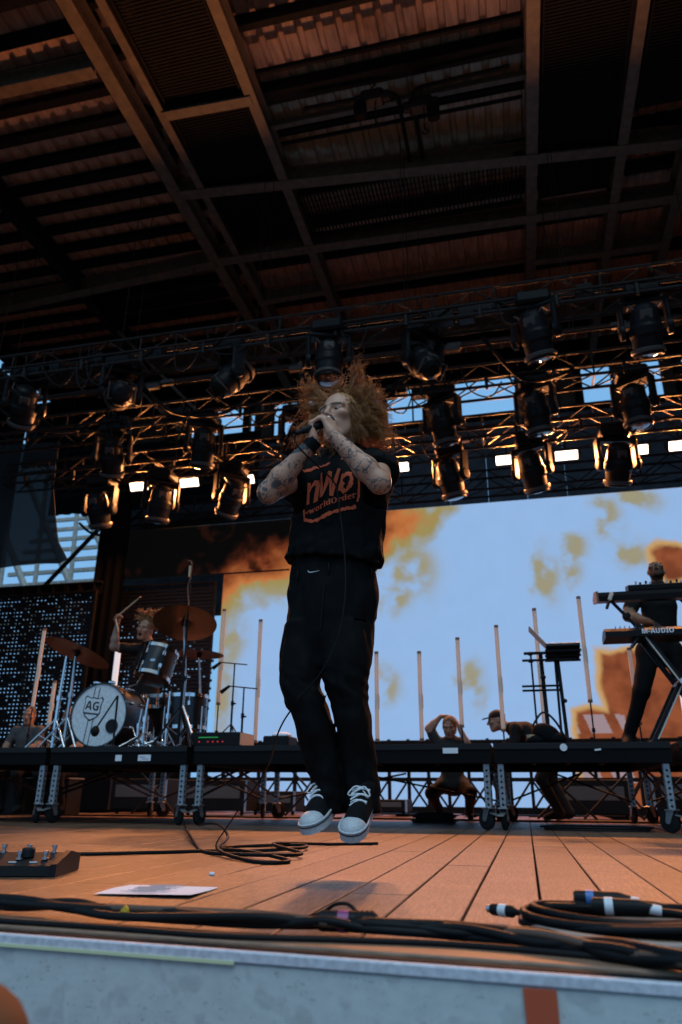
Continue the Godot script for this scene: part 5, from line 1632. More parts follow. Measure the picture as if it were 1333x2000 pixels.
# locks: [root, tip, bulge] ; each lock is a bundle of curling strands
func strands(t: Node3D, locks: Array, per: int, thick: float, curl: float, cols: Array, seed_: int, wave := 0.075, called := "hair_strands") -> void:
	var rng := RandomNumberGenerator.new()
	rng.seed = seed_
	var sh := Shape.new()
	for L in locks:
		var a: Vector3 = L[0]
		var b: Vector3 = L[1]
		var m: Vector3 = (a + b) / 2.0 + L[2]
		var len_ := a.distance_to(b) * 1.25
		var turns := len_ / rng.randf_range(wave * 0.75, wave * 1.3)
		var ph := rng.randf() * TAU
		var hand_ := 1.0 if rng.randf() < 0.5 else -1.0
		var ax := (b - a).normalized()
		var u := ax.cross(Vector3(0.3, 0.2, 1.0)).normalized()
		var w := ax.cross(u)
		for k in per:
			var j := Vector3(rng.randfn(), rng.randfn(), rng.randfn()) * 0.0038
			var jt := Vector3(rng.randfn(), rng.randfn(), rng.randfn()) * 0.008
			var cut := rng.randf_range(0.72, 1.0)
			var cr := curl * rng.randf_range(0.6, 1.25)
			var p2 := ph + rng.randfn() * 0.14
			var pts := []
			var rad := []
			var n := 9 + int(len_ * 80.0)
			for i in n:
				var q := float(i) / (n - 1) * cut
				var c := a.lerp(m, q).lerp(m.lerp(b, q), q) + j * (0.4 + q) + jt * q * q
				var g := cr * smoothstep(0.1, 0.8, q)
				var an := p2 + hand_ * TAU * turns * q
				pts.append(c + (u * cos(an) + w * sin(an)) * g)
				rad.append(thick * (1.0 - 0.55 * q))
			sh.col = cols[rng.randi_range(0, cols.size() - 1)] * rng.randf_range(0.75, 1.2)
			sh.tube(pts, rad, 3, false)
	obj(called, sh, "hair", t)

# ---------------------------------------------------------------- the singer
func build_singer() -> void:
	var t := thing("person", "leaping singer in a black printed T-shirt, both hands at the microphone", "person", Vector3(-0.68, 0, -2.8))
	var neck := Vector3(0.010, 1.655, -0.015)
	var sR := Vector3(0.163, 1.600, -0.04)
	var eR := Vector3(0.212, 1.417, 0.20)
	var wR := Vector3(0.034, 1.618, 0.245)
	var sL := Vector3(-0.155, 1.585, -0.005)
	var eL := Vector3(-0.250, 1.416, 0.20)
	var wL := Vector3(-0.054, 1.600, 0.245)
	var skin := Color(0.55, 0.275, 0.17)
	var ink := Color(0.035, 0.050, 0.056)
	var fa := FastNoiseLite.new()
	fa.seed = 31
	fa.frequency = 11.0
	fa.fractal_octaves = 2
	var fb := FastNoiseLite.new()
	fb.seed = 7
	fb.frequency = 17.0
	fb.fractal_octaves = 2
	# tattoos: branching lines on one arm, filled shapes and lines on the other
	var tattoo := func(p: Vector3, _n: Vector3) -> Color:
		var c: Color = skin * (1.0 + 0.08 * fb.get_noise_3dv(p * 3.0))
		var onr := Geometry3D.get_closest_point_to_segment(p, eR, wR).distance_to(p) < 0.065 and p.distance_to(wR) > 0.012
		var onl := Geometry3D.get_closest_point_to_segment(p, eL, wL).distance_to(p) < 0.065 and p.distance_to(wL) > 0.02
		if onr and p.z > 0.16 and p.distance_to(eR) > 0.035:
			var v := absf(fa.get_noise_3dv(p))
			var v2 := absf(fb.get_noise_3dv(p + Vector3(3, 1, 0)))
			if v < 0.055 or v2 < 0.035: c = c.lerp(ink, 0.82)
			if p.distance_to(wR.lerp(eR, 0.22)) < 0.034 and fb.get_noise_3dv(p * 4.0) > 0.0: c = c.lerp(ink, 0.85)
		elif onl and p.distance_to(eL) > 0.02:
			var v := fa.get_noise_3dv(p * 1.2 + Vector3(1, 0, 5))
			if v > 0.26 or absf(v - 0.06) < 0.035: c = c.lerp(ink, 0.85)
			if p.distance_to(wL.lerp(eL, 0.22)) < 0.05 and v > -0.1: c = c.lerp(ink, 0.85)
			if absf(fb.get_noise_3dv(p + Vector3(0, 8, 0))) < 0.05: c = c.lerp(ink, 0.7)
		return c
	var F := Field.new(Vector3(-0.32, 1.34, -0.10), Vector3(0.29, 1.74, 0.30), 0.0048)
	F.bone(sL, sR, 0.05, 0.05, 0.04)
	F.bone(Vector3(0.006, 1.56, -0.025), Vector3(0.014, 1.76, 0.0), 0.066, 0.056, 0.03)
	for a in [[sL, eL, wL], [sR, eR, wR]]:
		var s: Vector3 = a[0]
		var e: Vector3 = a[1]
		var w: Vector3 = a[2]
		F.bone(s, e, 0.056, 0.044, 0.025)
		F.bone(e, e.lerp(w, 0.3), 0.043, 0.048, 0.02)
		F.bone(e.lerp(w, 0.3), w, 0.047, 0.0275, 0.02)
	var sh := Shape.new()
	F.into(sh, tattoo)
	var ho := Vector3(0.008, 1.820, 0.036)
	var hz := Vector3(-0.30, 0.0, 0.95).normalized()
	var hx := Vector3(0.0, 1, -0.10).cross(hz).normalized()
	var hb := Basis(hx, hz.cross(hx), hz)
	head(sh, ho, hb, 0.0042, skin, neck + Vector3(0, 0.04, 0), Color(0.10, 0.055, 0.03), 0.8)
	var plain := func(p: Vector3, _n: Vector3) -> Color: return skin * (1.0 + 0.08 * fb.get_noise_3dv(p * 3.0))
	hand(sh, wL, Vector3(-0.14, 0.98, -0.02), Vector3(0.9, 0.15, -0.30), 1.0, [0.95, 0.45, 0.25, 0.2], 0.0035, plain, 0.98)
	hand(sh, wR, Vector3(-0.30, 0.95, -0.10), Vector3(-0.80, -0.1, -0.50), -1.0, [0.50, 0.75, 0.5, 0.3], 0.0035, plain, 0.98)
	obj("body", sh, "skin", t)
	eyes(t, ho, hb)
	# black wrist band under the microphone hand
	obj("wrist_band", Shape.new().tube([wL.lerp(eL, 0.0) + Vector3(0.012, 0.012, 0.0), wL.lerp(eL, 0.10)], [0.0315, 0.034], 18, false), "cuff_black", t)

	# T-shirt
	var S := Field.new(Vector3(-0.36, 1.08, -0.26), Vector3(0.34, 1.76, 0.24), 0.0085)
	column(S, [[1.690, 0.010, -0.02, 0.075, 0.060], [1.665, 0.011, -0.025, 0.115, 0.075], [1.640, 0.012, -0.03, 0.165, 0.085], [1.600, 0.013, -0.03, 0.196, 0.105], [1.503, 0.009, -0.02, 0.196, 0.135], [1.42, 0.003, -0.015, 0.190, 0.135], [1.339, -0.002, -0.01, 0.192, 0.130], [1.271, -0.009, -0.01, 0.198, 0.130], [1.204, -0.021, -0.01, 0.208, 0.135], [1.11, -0.044, -0.01, 0.222, 0.145]], 0.02)
	for a in [[sL, eL], [sR, eR]]:
		S.bone(a[0] + Vector3(0, 0.0, -0.01), a[0].lerp(a[1], 0.40), 0.068, 0.074, 0.04)
	S.blob(Vector3(0.012, 1.725, 0.01), Vector3(0.075, 0.072, 0.085), 0.01, Basis(), true)
	S.cut(Vector3(-0.03, 1.158, 0), Vector3(-0.14, -0.99, 0.0).normalized())
	for a in [[sL, eL], [sR, eR]]:
		var q: Vector3 = a[0].lerp(a[1], 0.45)
		var d: Vector3 = (a[1] - a[0]).normalized()
		for z in S.nz:
			for y in S.ny:
				for x in S.nx:
					var i: int = (z * S.ny + y) * S.nx + x
					if S.f[i] > 0.03: continue
					var p := S.o + Vector3(x, y, z) * S.h
					var r := p - q
					if r.length() < 0.15 and (absf(p.x) > 0.125): S.f[i] = maxf(S.f[i], r.dot(d))
	var fold := FastNoiseLite.new()
	fold.seed = 3
	fold.frequency = 9.0
	fold.fractal_octaves = 2
	S.bend(func(p: Vector3) -> float:
		var a := 0.012 * fold.get_noise_3d(p.x * 1.3, p.y * 0.55 + p.x * 0.4, p.z * 1.3)
		var b := 0.020 * (1.0 - absf(fold.get_noise_3d(p.x * 0.9 + 4.0, p.y * 1.1 - p.x * 0.5, p.z * 0.6))) * clampf((1.36 - p.y) * 4.0, 0.0, 1.0)
		return a + b - 0.010, 0.06)
	var shirt := Shape.new()
	S.into(shirt, func(_p: Vector3, _n: Vector3) -> Color: return Color(0.0078, 0.0072, 0.0066))
	var tee := obj("t_shirt", shirt, "cloth", t)
	shirt_print(tee, S)

	# trousers
	var T := Field.new(Vector3(-0.30, 0.16, -0.22), Vector3(0.24, 1.24, 0.22), 0.0095)
	column(T, [[1.20, -0.03, -0.02, 0.165, 0.115], [1.10, -0.031, -0.02, 0.180, 0.125], [1.03, -0.033, -0.02, 0.188, 0.132], [0.94, -0.040, -0.015, 0.186, 0.130], [0.86, -0.048, -0.01, 0.176, 0.115], [0.74, -0.052, 0.0, 0.120, 0.08], [0.70, -0.050, 0.0, 0.05, 0.06]], 0.02)
	column(T, [[0.9, -0.135, -0.01, 0.088, 0.11], [0.751, -0.147, 0.020, 0.083, 0.095], [0.663, -0.142, 0.030, 0.078, 0.090], [0.602, -0.120, 0.030, 0.081, 0.093], [0.542, -0.104, 0.015, 0.076, 0.087], [0.483, -0.086, 0.000, 0.077, 0.089], [0.425, -0.070, -0.015, 0.074, 0.085], [0.357, -0.050, -0.030, 0.072, 0.088], [0.275, -0.037, -0.050, 0.067, 0.090], [0.205, -0.030, -0.060, 0.066, 0.092]], 0.02)
	column(T, [[0.9, 0.052, -0.01, 0.09, 0.11], [0.746, 0.042, 0.020, 0.097, 0.112], [0.659, 0.041, 0.030, 0.086, 0.099], [0.598, 0.052, 0.030, 0.074, 0.085], [0.539, 0.060, 0.015, 0.070, 0.085], [0.481, 0.068, 0.000, 0.063, 0.085], [0.424, 0.075, -0.015, 0.062, 0.085], [0.357, 0.077, -0.030, 0.061, 0.088], [0.296, 0.083, -0.045, 0.062, 0.090], [0.205, 0.090, -0.050, 0.065, 0.092]], 0.006)
	T.bend(func(p: Vector3) -> float:
		var kn := clampf(1.0 - absf(p.y - 0.64) * 7.0, 0.0, 1.0) + clampf((0.42 - p.y) * 5.0, 0.0, 1.0)
		return 0.012 * fold.get_noise_3d(p.x * 1.2, p.y * 0.5, p.z) + 0.010 * kn * fold.get_noise_3d(p.x * 0.8, p.y * 2.6 + p.x * 1.5, p.z * 0.8), 0.05)
	var trousers := Shape.new()
	T.into(trousers, func(_p: Vector3, _n: Vector3) -> Color: return Color(0.0052, 0.0048, 0.0044))
	var tr := obj("trousers", trousers, "cloth", t)
	for k in [[0.138, 1.10], [-0.16, 1.09], [-0.02, 1.105]]:
		var zf := T.hit(Vector3(k[0], k[1], 0.3), Vector3(0, 0, -1)).z
		obj("belt_loop", Shape.new().tube(curve([Vector3(k[0], k[1] + 0.03, zf), Vector3(k[0] + 0.006, k[1], zf + 0.012), Vector3(k[0], k[1] - 0.03, zf)]), 0.004, 5), "cuff_black", tr)
	obj("waist_mark", Shape.new().tube(curve([Vector3(-0.098, 1.097, 0.121), Vector3(-0.088, 1.088, 0.1225), Vector3(-0.05, 1.094, 0.121)]), [0.0012, 0.0013, 0.0014, 0.0016, 0.0018, 0.002, 0.0022, 0.002, 0.0017, 0.0014, 0.0011, 0.0008, 0.0006], 5), "lettering", tr)
	obj("fly_seam", Shape.new().tube(curve([Vector3(-0.03, 1.04, 0.118), Vector3(-0.036, 0.95, 0.120), Vector3(-0.045, 0.86, 0.11)]), 0.0035, 5), "cuff_black", tr)
	# shoes
	shoe(t, Vector3(-0.078, 0.132, 0.125), Vector3(-0.022, 0.235, -0.13), 0.10, -1.0)
	shoe(t, Vector3(0.086, 0.112, 0.150), Vector3(0.104, 0.235, -0.10), -0.06, 1.0)

	# hair thrown up by the jump
	hair_cap(t, ho, hb, HAIR * 0.8, 0.006, 1.0)
	var rng := RandomNumberGenerator.new()
	rng.seed = 19
	var locks := []
	# zones of lock tips: [x0, x1, y0, y1, how many]
	for z in [[0.09, 0.225, 1.67, 1.76, 50], [0.11, 0.225, 1.76, 1.86, 50], [0.10, 0.21, 1.86, 1.96, 40], [0.06, 0.16, 1.95, 2.03, 18], [0.05, 0.11, 2.04, 2.10, 7], [-0.06, 0.07, 1.96, 2.02, 14], [-0.20, -0.09, 1.86, 1.99, 26], [-0.21, -0.11, 1.98, 2.05, 10], [-0.20, -0.10, 1.74, 1.87, 24], [-0.25, -0.17, 1.72, 1.80, 6], [-0.08, -0.02, 1.60, 1.66, 5]]:
		for i in z[4]:
			var tip := Vector3(rng.randf_range(z[0], z[1]), rng.randf_range(z[2], z[3]), rng.randf_range(-0.12, 0.05))
			if z[3] < 1.7: tip.z = 0.09
			var d := hb.transposed() * (tip - ho)
			d = d.normalized() + Vector3(rng.randfn(), rng.randfn(), rng.randfn()) * 0.28
			d.z = minf(d.z, 0.25)
			if d.y < -0.2 and z[3] > 1.7: d.y += 0.55
			d = d.normalized()
			var root := ho + hb * (Vector3(0, 0.022, -0.02) + d * Vector3(0.080, 0.098, 0.096))
			locks.append([root, tip, Vector3(0.02 * signf(tip.x), rng.randf_range(0.01, 0.07), rng.randf_range(-0.03, 0.03))])
	strands(t, locks, 11, 0.0012, 0.0125, [HAIR, HAIR * 0.85, HAIR * 1.2], 23)
	# fine flyaway hairs
	var wisps := []
	for L in locks:
		for k in 2:
			var r: Vector3 = L[0] + Vector3(rng.randfn(), rng.randfn(), rng.randfn()) * 0.01
			var e: Vector3 = (L[1] - ho) * rng.randf_range(0.95, 1.16) + ho + Vector3(rng.randfn(), rng.randfn(), rng.randfn()) * 0.022
			wisps.append([r, e, L[2] + Vector3(rng.randfn(), rng.randfn(), rng.randfn()) * 0.02])
	strands(t, wisps, 3, 0.00075, 0.008, [HAIR, HAIR * 1.25], 77, 0.06)
	# single stray curls
	var stray := []
	for k in [[-0.10, 1.83, -0.268, 1.775], [-0.09, 1.93, -0.20, 2.06], [0.08, 1.93, 0.055, 2.115], [0.09, 1.93, 0.11, 2.095], [-0.02, 1.94, 0.03, 2.07], [-0.10, 1.78, -0.26, 1.70]]:
		stray.append([Vector3(k[0], k[1], 0.0), Vector3(k[2], k[3], 0.0), Vector3(0, 0.03, 0.02)])
	strands(t, stray, 6, 0.0013, 0.010, [Color(0.55, 0.27, 0.11)], 5)
	# slightly darker strands close round the face
	var near := []
	for i in 40:
		var s := -1.0 if i % 2 == 0 else 1.0
		var r := ho + hb * Vector3(s * rng.randf_range(0.066, 0.080), rng.randf_range(0.0, 0.07), rng.randf_range(0.0, 0.05))
		near.append([r, r + hb * Vector3(s * rng.randf_range(0.01, 0.05), -rng.randf_range(0.08, 0.17), rng.randf_range(-0.06, 0.01)), Vector3(0, 0.01, 0)])
	strands(t, near, 8, 0.0013, 0.006, [HAIR, HAIR * 0.8], 41)

	# microphone in his hands
	var m := thing("microphone", "black hand microphone held in both hands at the singer's mouth", "microphone", Vector3(-0.68, 0, -2.8))
	var ma := Vector3(-0.088, 1.632, 0.292)
	var mb := Vector3(0.004, 1.712, 0.205)
	var ax := (mb - ma).normalized()
	obj("handle", Shape.new().tube([ma, ma + ax * 0.004, ma.lerp(mb, 0.75), ma.lerp(mb, 0.8)], [0.012, 0.0145, 0.0185, 0.019], 16), "plastic_black", m)
	obj("grille", Shape.new().ball(ma.lerp(mb, 0.97), Vector3(0.0265, 0.030, 0.0265), frame(Vector3.ZERO, ax).basis, 12, 18), "lamp_grey", m)
	obj("grille_band", Shape.new().lathe(frame(ma.lerp(mb, 0.95), ax), [Vector2(0.0272, -0.004), Vector2(0.0275, 0.0), Vector2(0.0272, 0.004)], 18), "dull_chrome", m)
	obj("plug", Shape.new().rod(ma - ax * 0.032, ma, 0.0105, 12), "plastic_black", m)
	var base := Vector3(-0.68, 0, -2.8)
	var pts := [ma - ax * 0.03, Vector3(-0.112, 1.585, 0.305), Vector3(-0.085, 1.545, 0.285), Vector3(-0.03, 1.500, 0.20), Vector3(0.019, 1.448, 0.155), Vector3(0.038, 1.343, 0.158), Vector3(0.056, 1.211, 0.165), Vector3(0.067, 1.081, 0.170), Vector3(0.068, 0.956, 0.18), Vector3(0.045, 0.82, 0.18), Vector3(-0.018, 0.693, 0.17), Vector3(-0.14, 0.582, 0.10), Vector3(-0.25, 0.50, -0.05), Vector3(-0.42, 0.36, -0.4), Vector3(-0.70, 0.15, -0.75), Vector3(-0.85, 0.012, -0.95), Vector3(-0.80, 0.009, -1.3), Vector3(-0.55, 0.009, -1.5)]
	var wp := []
	for p in pts: wp.append(p + base)
	tag(obj("microphone_cable", Shape.new().tube(curve(wp, 7), 0.0034, 8), "cable_black"), "thin black microphone cable hanging down the singer's front to the deck", "cable")

# flat print drawn over the cloth: small triangles laid 2 mm proud of the shirt
func drape(sh: Shape, S: Field, tris: Array, put: Callable) -> void:
	var todo := tris.duplicate()
	while todo.size() > 0:
		var q: Array = todo.pop_back()
		var a: Vector2 = q[0]
		var b: Vector2 = q[1]
		var c: Vector2 = q[2]
		var l := maxf(a.distance_to(b), maxf(b.distance_to(c), c.distance_to(a)))
		if l > 0.014:
			if l == a.distance_to(b):
				var m := (a + b) / 2.0
				todo.append([a, m, c]); todo.append([m, b, c])
			elif l == b.distance_to(c):
				var m := (b + c) / 2.0
				todo.append([a, b, m]); todo.append([a, m, c])
			else:
				var m := (a + c) / 2.0
				todo.append([a, b, m]); todo.append([m, b, c])
			continue
		var p := []
		for k in [a, b, c]: p.append(put.call(k))
		sh.flat(p[0], p[1], p[2], Vector3(0, 0, 1))

func text_tris(words: String, size: float, bold := true, font_name := "Droid Sans") -> Array:
	var tm := TextMesh.new()
	var f := SystemFont.new()
	f.font_names = PackedStringArray([font_name])
	f.font_weight = 800 if bold else 400
	tm.font = f
	tm.text = words
	tm.font_size = 48
	tm.pixel_size = size / 48.0
	tm.depth = 0.0
	var out := []
	for k in tm.get_surface_count():
		var ar := tm.surface_get_arrays(k)
		var vs: PackedVector3Array = ar[Mesh.ARRAY_VERTEX]
		var ids = ar[Mesh.ARRAY_INDEX]
		var n: int = ids.size() if ids != null else vs.size()
		for i in range(0, n, 3):
			var p := []
			for j in 3:
				var q: Vector3 = vs[ids[i + j]] if ids != null else vs[i + j]
				p.append(Vector2(q.x, q.y))
			if absf((p[1] - p[0]).cross(p[2] - p[0])) > 1e-9: out.append(p)
	return out

func shirt_print(tee: Node3D, S: Field) -> void:
	var rng := RandomNumberGenerator.new()
	rng.seed = 8
	var fn := FastNoiseLite.new()
	fn.seed = 5
	fn.frequency = 30.0
	var on := func(v: Vector2) -> Vector3:
		var p := S.hit(Vector3(v.x, v.y, 0.24), Vector3(0, 0, -1), 0.3)
		return p + Vector3(0, 0, 0.0028)
	var sk := 0.20   # baseline climbs to the right
	# the three large dripping letters, each its own piece
	for L in [["n", -0.086, 0.150, 1.15], ["W", -0.018, 0.118, 1.42], ["o", 0.060, 0.140, 1.15]]:
		var tris := []
		for q in text_tris(L[0], L[2]):
			var r := []
			for v in q:
				var w := Vector2(v.x * 0.80, v.y * L[3])
				w += Vector2(fn.get_noise_2d(v.x * 1.6, v.y + L[1]), fn.get_noise_2d(v.x + 9.0, v.y)) * 0.012
				if v.y < 0.0: w.y -= 0.020 * absf(fn.get_noise_2d(v.x * 3.0, 2.0))
				r.append(Vector2(L[1] + w.x + 0.12 * w.y, 1.468 + w.y + sk * (L[1] + w.x)))
			tris.append(r)
		var sh := Shape.new()
		drape(sh, S, tris, on)
		obj("print_letter", sh, "shirt_print", tee)
	# slanting line of small letters below
	for L in [["new", -0.105, 1.352, 0.020], ["world", -0.052, 1.366, 0.034], ["Order", 0.048, 1.396, 0.034]]:
		var tris := []
		for q in text_tris(L[0], L[3], true, "Droid Serif"):
			var r := []
			for v in q: r.append(Vector2(L[1] + v.x, L[2] + v.y + 0.28 * v.x))
			tris.append(r)
		var sh := Shape.new()
		drape(sh, S, tris, on)
		obj("print_letters", sh, "shirt_print", tee)
	# broken frame of brush strokes
	for path in [[Vector2(-0.128, 1.535), Vector2(-0.09, 1.560), Vector2(-0.045, 1.562), Vector2(-0.02, 1.575)], [Vector2(0.03, 1.585), Vector2(0.06, 1.598)], [Vector2(-0.120, 1.318), Vector2(-0.085, 1.308), Vector2(-0.03, 1.320), Vector2(0.02, 1.340), Vector2(0.06, 1.350), Vector2(0.098, 1.358)], [Vector2(0.108, 1.52), Vector2(0.112, 1.45), Vector2(0.104, 1.378)], [Vector2(-0.126, 1.40), Vector2(-0.126, 1.36), Vector2(-0.122, 1.315)]]:
		var tris := []
		var pts := []
		for i in path.size() - 1:
			for k in 6: pts.append(path[i].lerp(path[i + 1], k / 6.0))
		pts.append(path[path.size() - 1])
		var prev := []
		for i in pts.size():
			var d: Vector2 = (pts[mini(i + 1, pts.size() - 1)] - pts[maxi(i - 1, 0)]).normalized().orthogonal()
			var thick := 0.008 if path.size() > 3 else 0.0045
			var pr := [pts[i] + d * thick * rng.randf_range(0.55, 1.25), pts[i] - d * thick * rng.randf_range(0.55, 1.25)]
			if i > 0:
				tris.append([prev[0], pr[0], pr[1]])
				tris.append([prev[0], pr[1], prev[1]])
			prev = pr
		var sh := Shape.new()
		drape(sh, S, tris, on)
		obj("print_frame", sh, "shirt_print", tee)

func shoe(t: Node3D, toe: Vector3, heel: Vector3, roll: float, side: float) -> void:
	var z := (toe - heel).normalized()
	var x := Vector3.UP.cross(z).normalized()
	var b := Basis(x, z.cross(x), z) * Basis(Vector3.BACK, roll)
	var xf := Transform3D(b, toe - z * 0.143)
	# upper: local axes, sole plane y = 0, toe at +z
	var F := Field.new(Vector3(-0.07, -0.01, -0.17), Vector3(0.07, 0.16, 0.17), 0.005)
	F.bone(Vector3(0, 0.035, -0.10), Vector3(0, 0.032, 0.05), 0.040, 0.040, 0.02)
	F.blob(Vector3(-0.004 * side, 0.028, 0.085), Vector3(0.045, 0.033, 0.058), 0.02)
	F.bone(Vector3(0, 0.05, -0.09), Vector3(0, 0.095, -0.085), 0.040, 0.038, 0.02)
	F.bone(Vector3(0, 0.085, -0.05), Vector3(0, 0.055, 0.04), 0.034, 0.028, 0.03)
	F.cut(Vector3(0, 0.02, 0), Vector3.DOWN)
	var sh := Shape.new()
	F.into(sh)
	var up := obj("shoe", sh, "canvas_black", t)
	up.transform = xf
	# rubber sole
	var out := []
	for k in [[0.0, -0.145], [0.022, -0.140], [0.035, -0.115], [0.037, -0.07], [0.036, -0.02], [0.043, 0.03], [0.049, 0.07], [0.046, 0.105], [0.034, 0.132], [0.016, 0.144], [0.0, 0.1465]]: out.append(Vector2(k[0] - (0.005 * side if k[1] > 0.02 else 0.0), k[1]))
	for k in [[-0.016, 0.144], [-0.034, 0.132], [-0.046, 0.105], [-0.049, 0.07], [-0.043, 0.03], [-0.036, -0.02], [-0.037, -0.07], [-0.035, -0.115], [-0.022, -0.140]]: out.append(Vector2(k[0] - (0.005 * side if k[1] > 0.02 else 0.0), k[1]))
	var sx := Transform3D(Basis(Vector3(1, 0, 0), Vector3(0, 0, 1), Vector3(0, 1, 0)), Vector3(0, 0.0, 0))
	obj("sole", Shape.new().prism(out, 0.034, sx), "shoe_rubber", up)
	var rim := []
	for v in out: rim.append(Vector3(v.x * 1.012, 0.0335, v.y * 1.006))
	rim.append(rim[0])
	obj("sole_rim", Shape.new().tube(rim, 0.0042, 6), "shoe_rubber", up)
	var ln := []
	for v in out: ln.append(Vector3(v.x * 1.02, 0.0245, v.y * 1.008))
	ln.append(ln[0])
	obj("sole_line", Shape.new().tube(ln, 0.0016, 5), "rubber", up)
	# toe cap
	var cap := Shape.new()
	var G := Field.new(Vector3(-0.07, 0.015, 0.05), Vector3(0.07, 0.08, 0.16), 0.005)
	G.blob(Vector3(-0.004 * side, 0.030, 0.090), Vector3(0.0465, 0.034, 0.056), 0.01)
	G.blob(Vector3(-0.004 * side, 0.05, 0.055), Vector3(0.075, 0.08, 0.030), 0.004, Basis(), true)
	G.into(cap)
	obj("toe_cap", cap, "shoe_rubber", up)
	# laces and eyelets
	for i in 5:
		var zz := 0.062 - i * 0.021
		var yy := 0.060 + i * 0.0115
		var w := 0.021 + i * 0.0015
		for s in [-1.0, 1.0]:
			obj("eyelet", Shape.new().lathe(Transform3D(Basis(Vector3.RIGHT, 0.5) * Basis(Vector3.BACK, -s * 0.75), Vector3(s * w * 1.12, yy - 0.004, zz)), [Vector2(0.0022, 0.002), Vector2(0.0046, 0.002), Vector2(0.0046, -0.004)], 9), "dull_chrome", up)
		obj("lace", Shape.new().tube(curve([Vector3(-w * 1.15, yy - 0.004, zz), Vector3(-w * 0.4, yy + 0.008, zz + 0.003), Vector3(w * 0.4, yy + 0.009, zz + 0.005), Vector3(w * 1.15, yy - 0.003, zz - 0.010)], 4), 0.0036, 6), "shoe_lace", up)
		if i > 0: obj("lace", Shape.new().tube(curve([Vector3(w * 1.15, yy - 0.003, zz), Vector3(w * 0.3, yy + 0.010, zz + 0.004), Vector3(-w * 1.15, yy - 0.006, zz + 0.018)], 4), 0.0034, 6), "shoe_lace", up)
	for s in [-1.0, 1.0]:
		obj("lace_loop", Shape.new().tube(curve([Vector3(0, 0.115, -0.028), Vector3(s * 0.02, 0.122, -0.015), Vector3(s * 0.04, 0.105, 0.005), Vector3(s * 0.03, 0.098, 0.002), Vector3(0, 0.113, -0.028)], 4), 0.0028, 5), "shoe_lace", up)
	obj("heel_stripe", Shape.new().box(Vector3(0, 0.06, -0.132), Vector3(0.012, 0.07, 0.006), Basis(), 0.002), "shoe_rubber", up)

# ---------------------------------------------------------------- band and crew
func V(x: float, y: float, z: float) -> Vector3: return Vector3(x, y, z)

func face(z: Vector3, up := Vector3.UP) -> Basis:
	var zz := z.normalized()
	var xx := up.cross(zz).normalized()
	return Basis(xx, zz.cross(xx), zz)

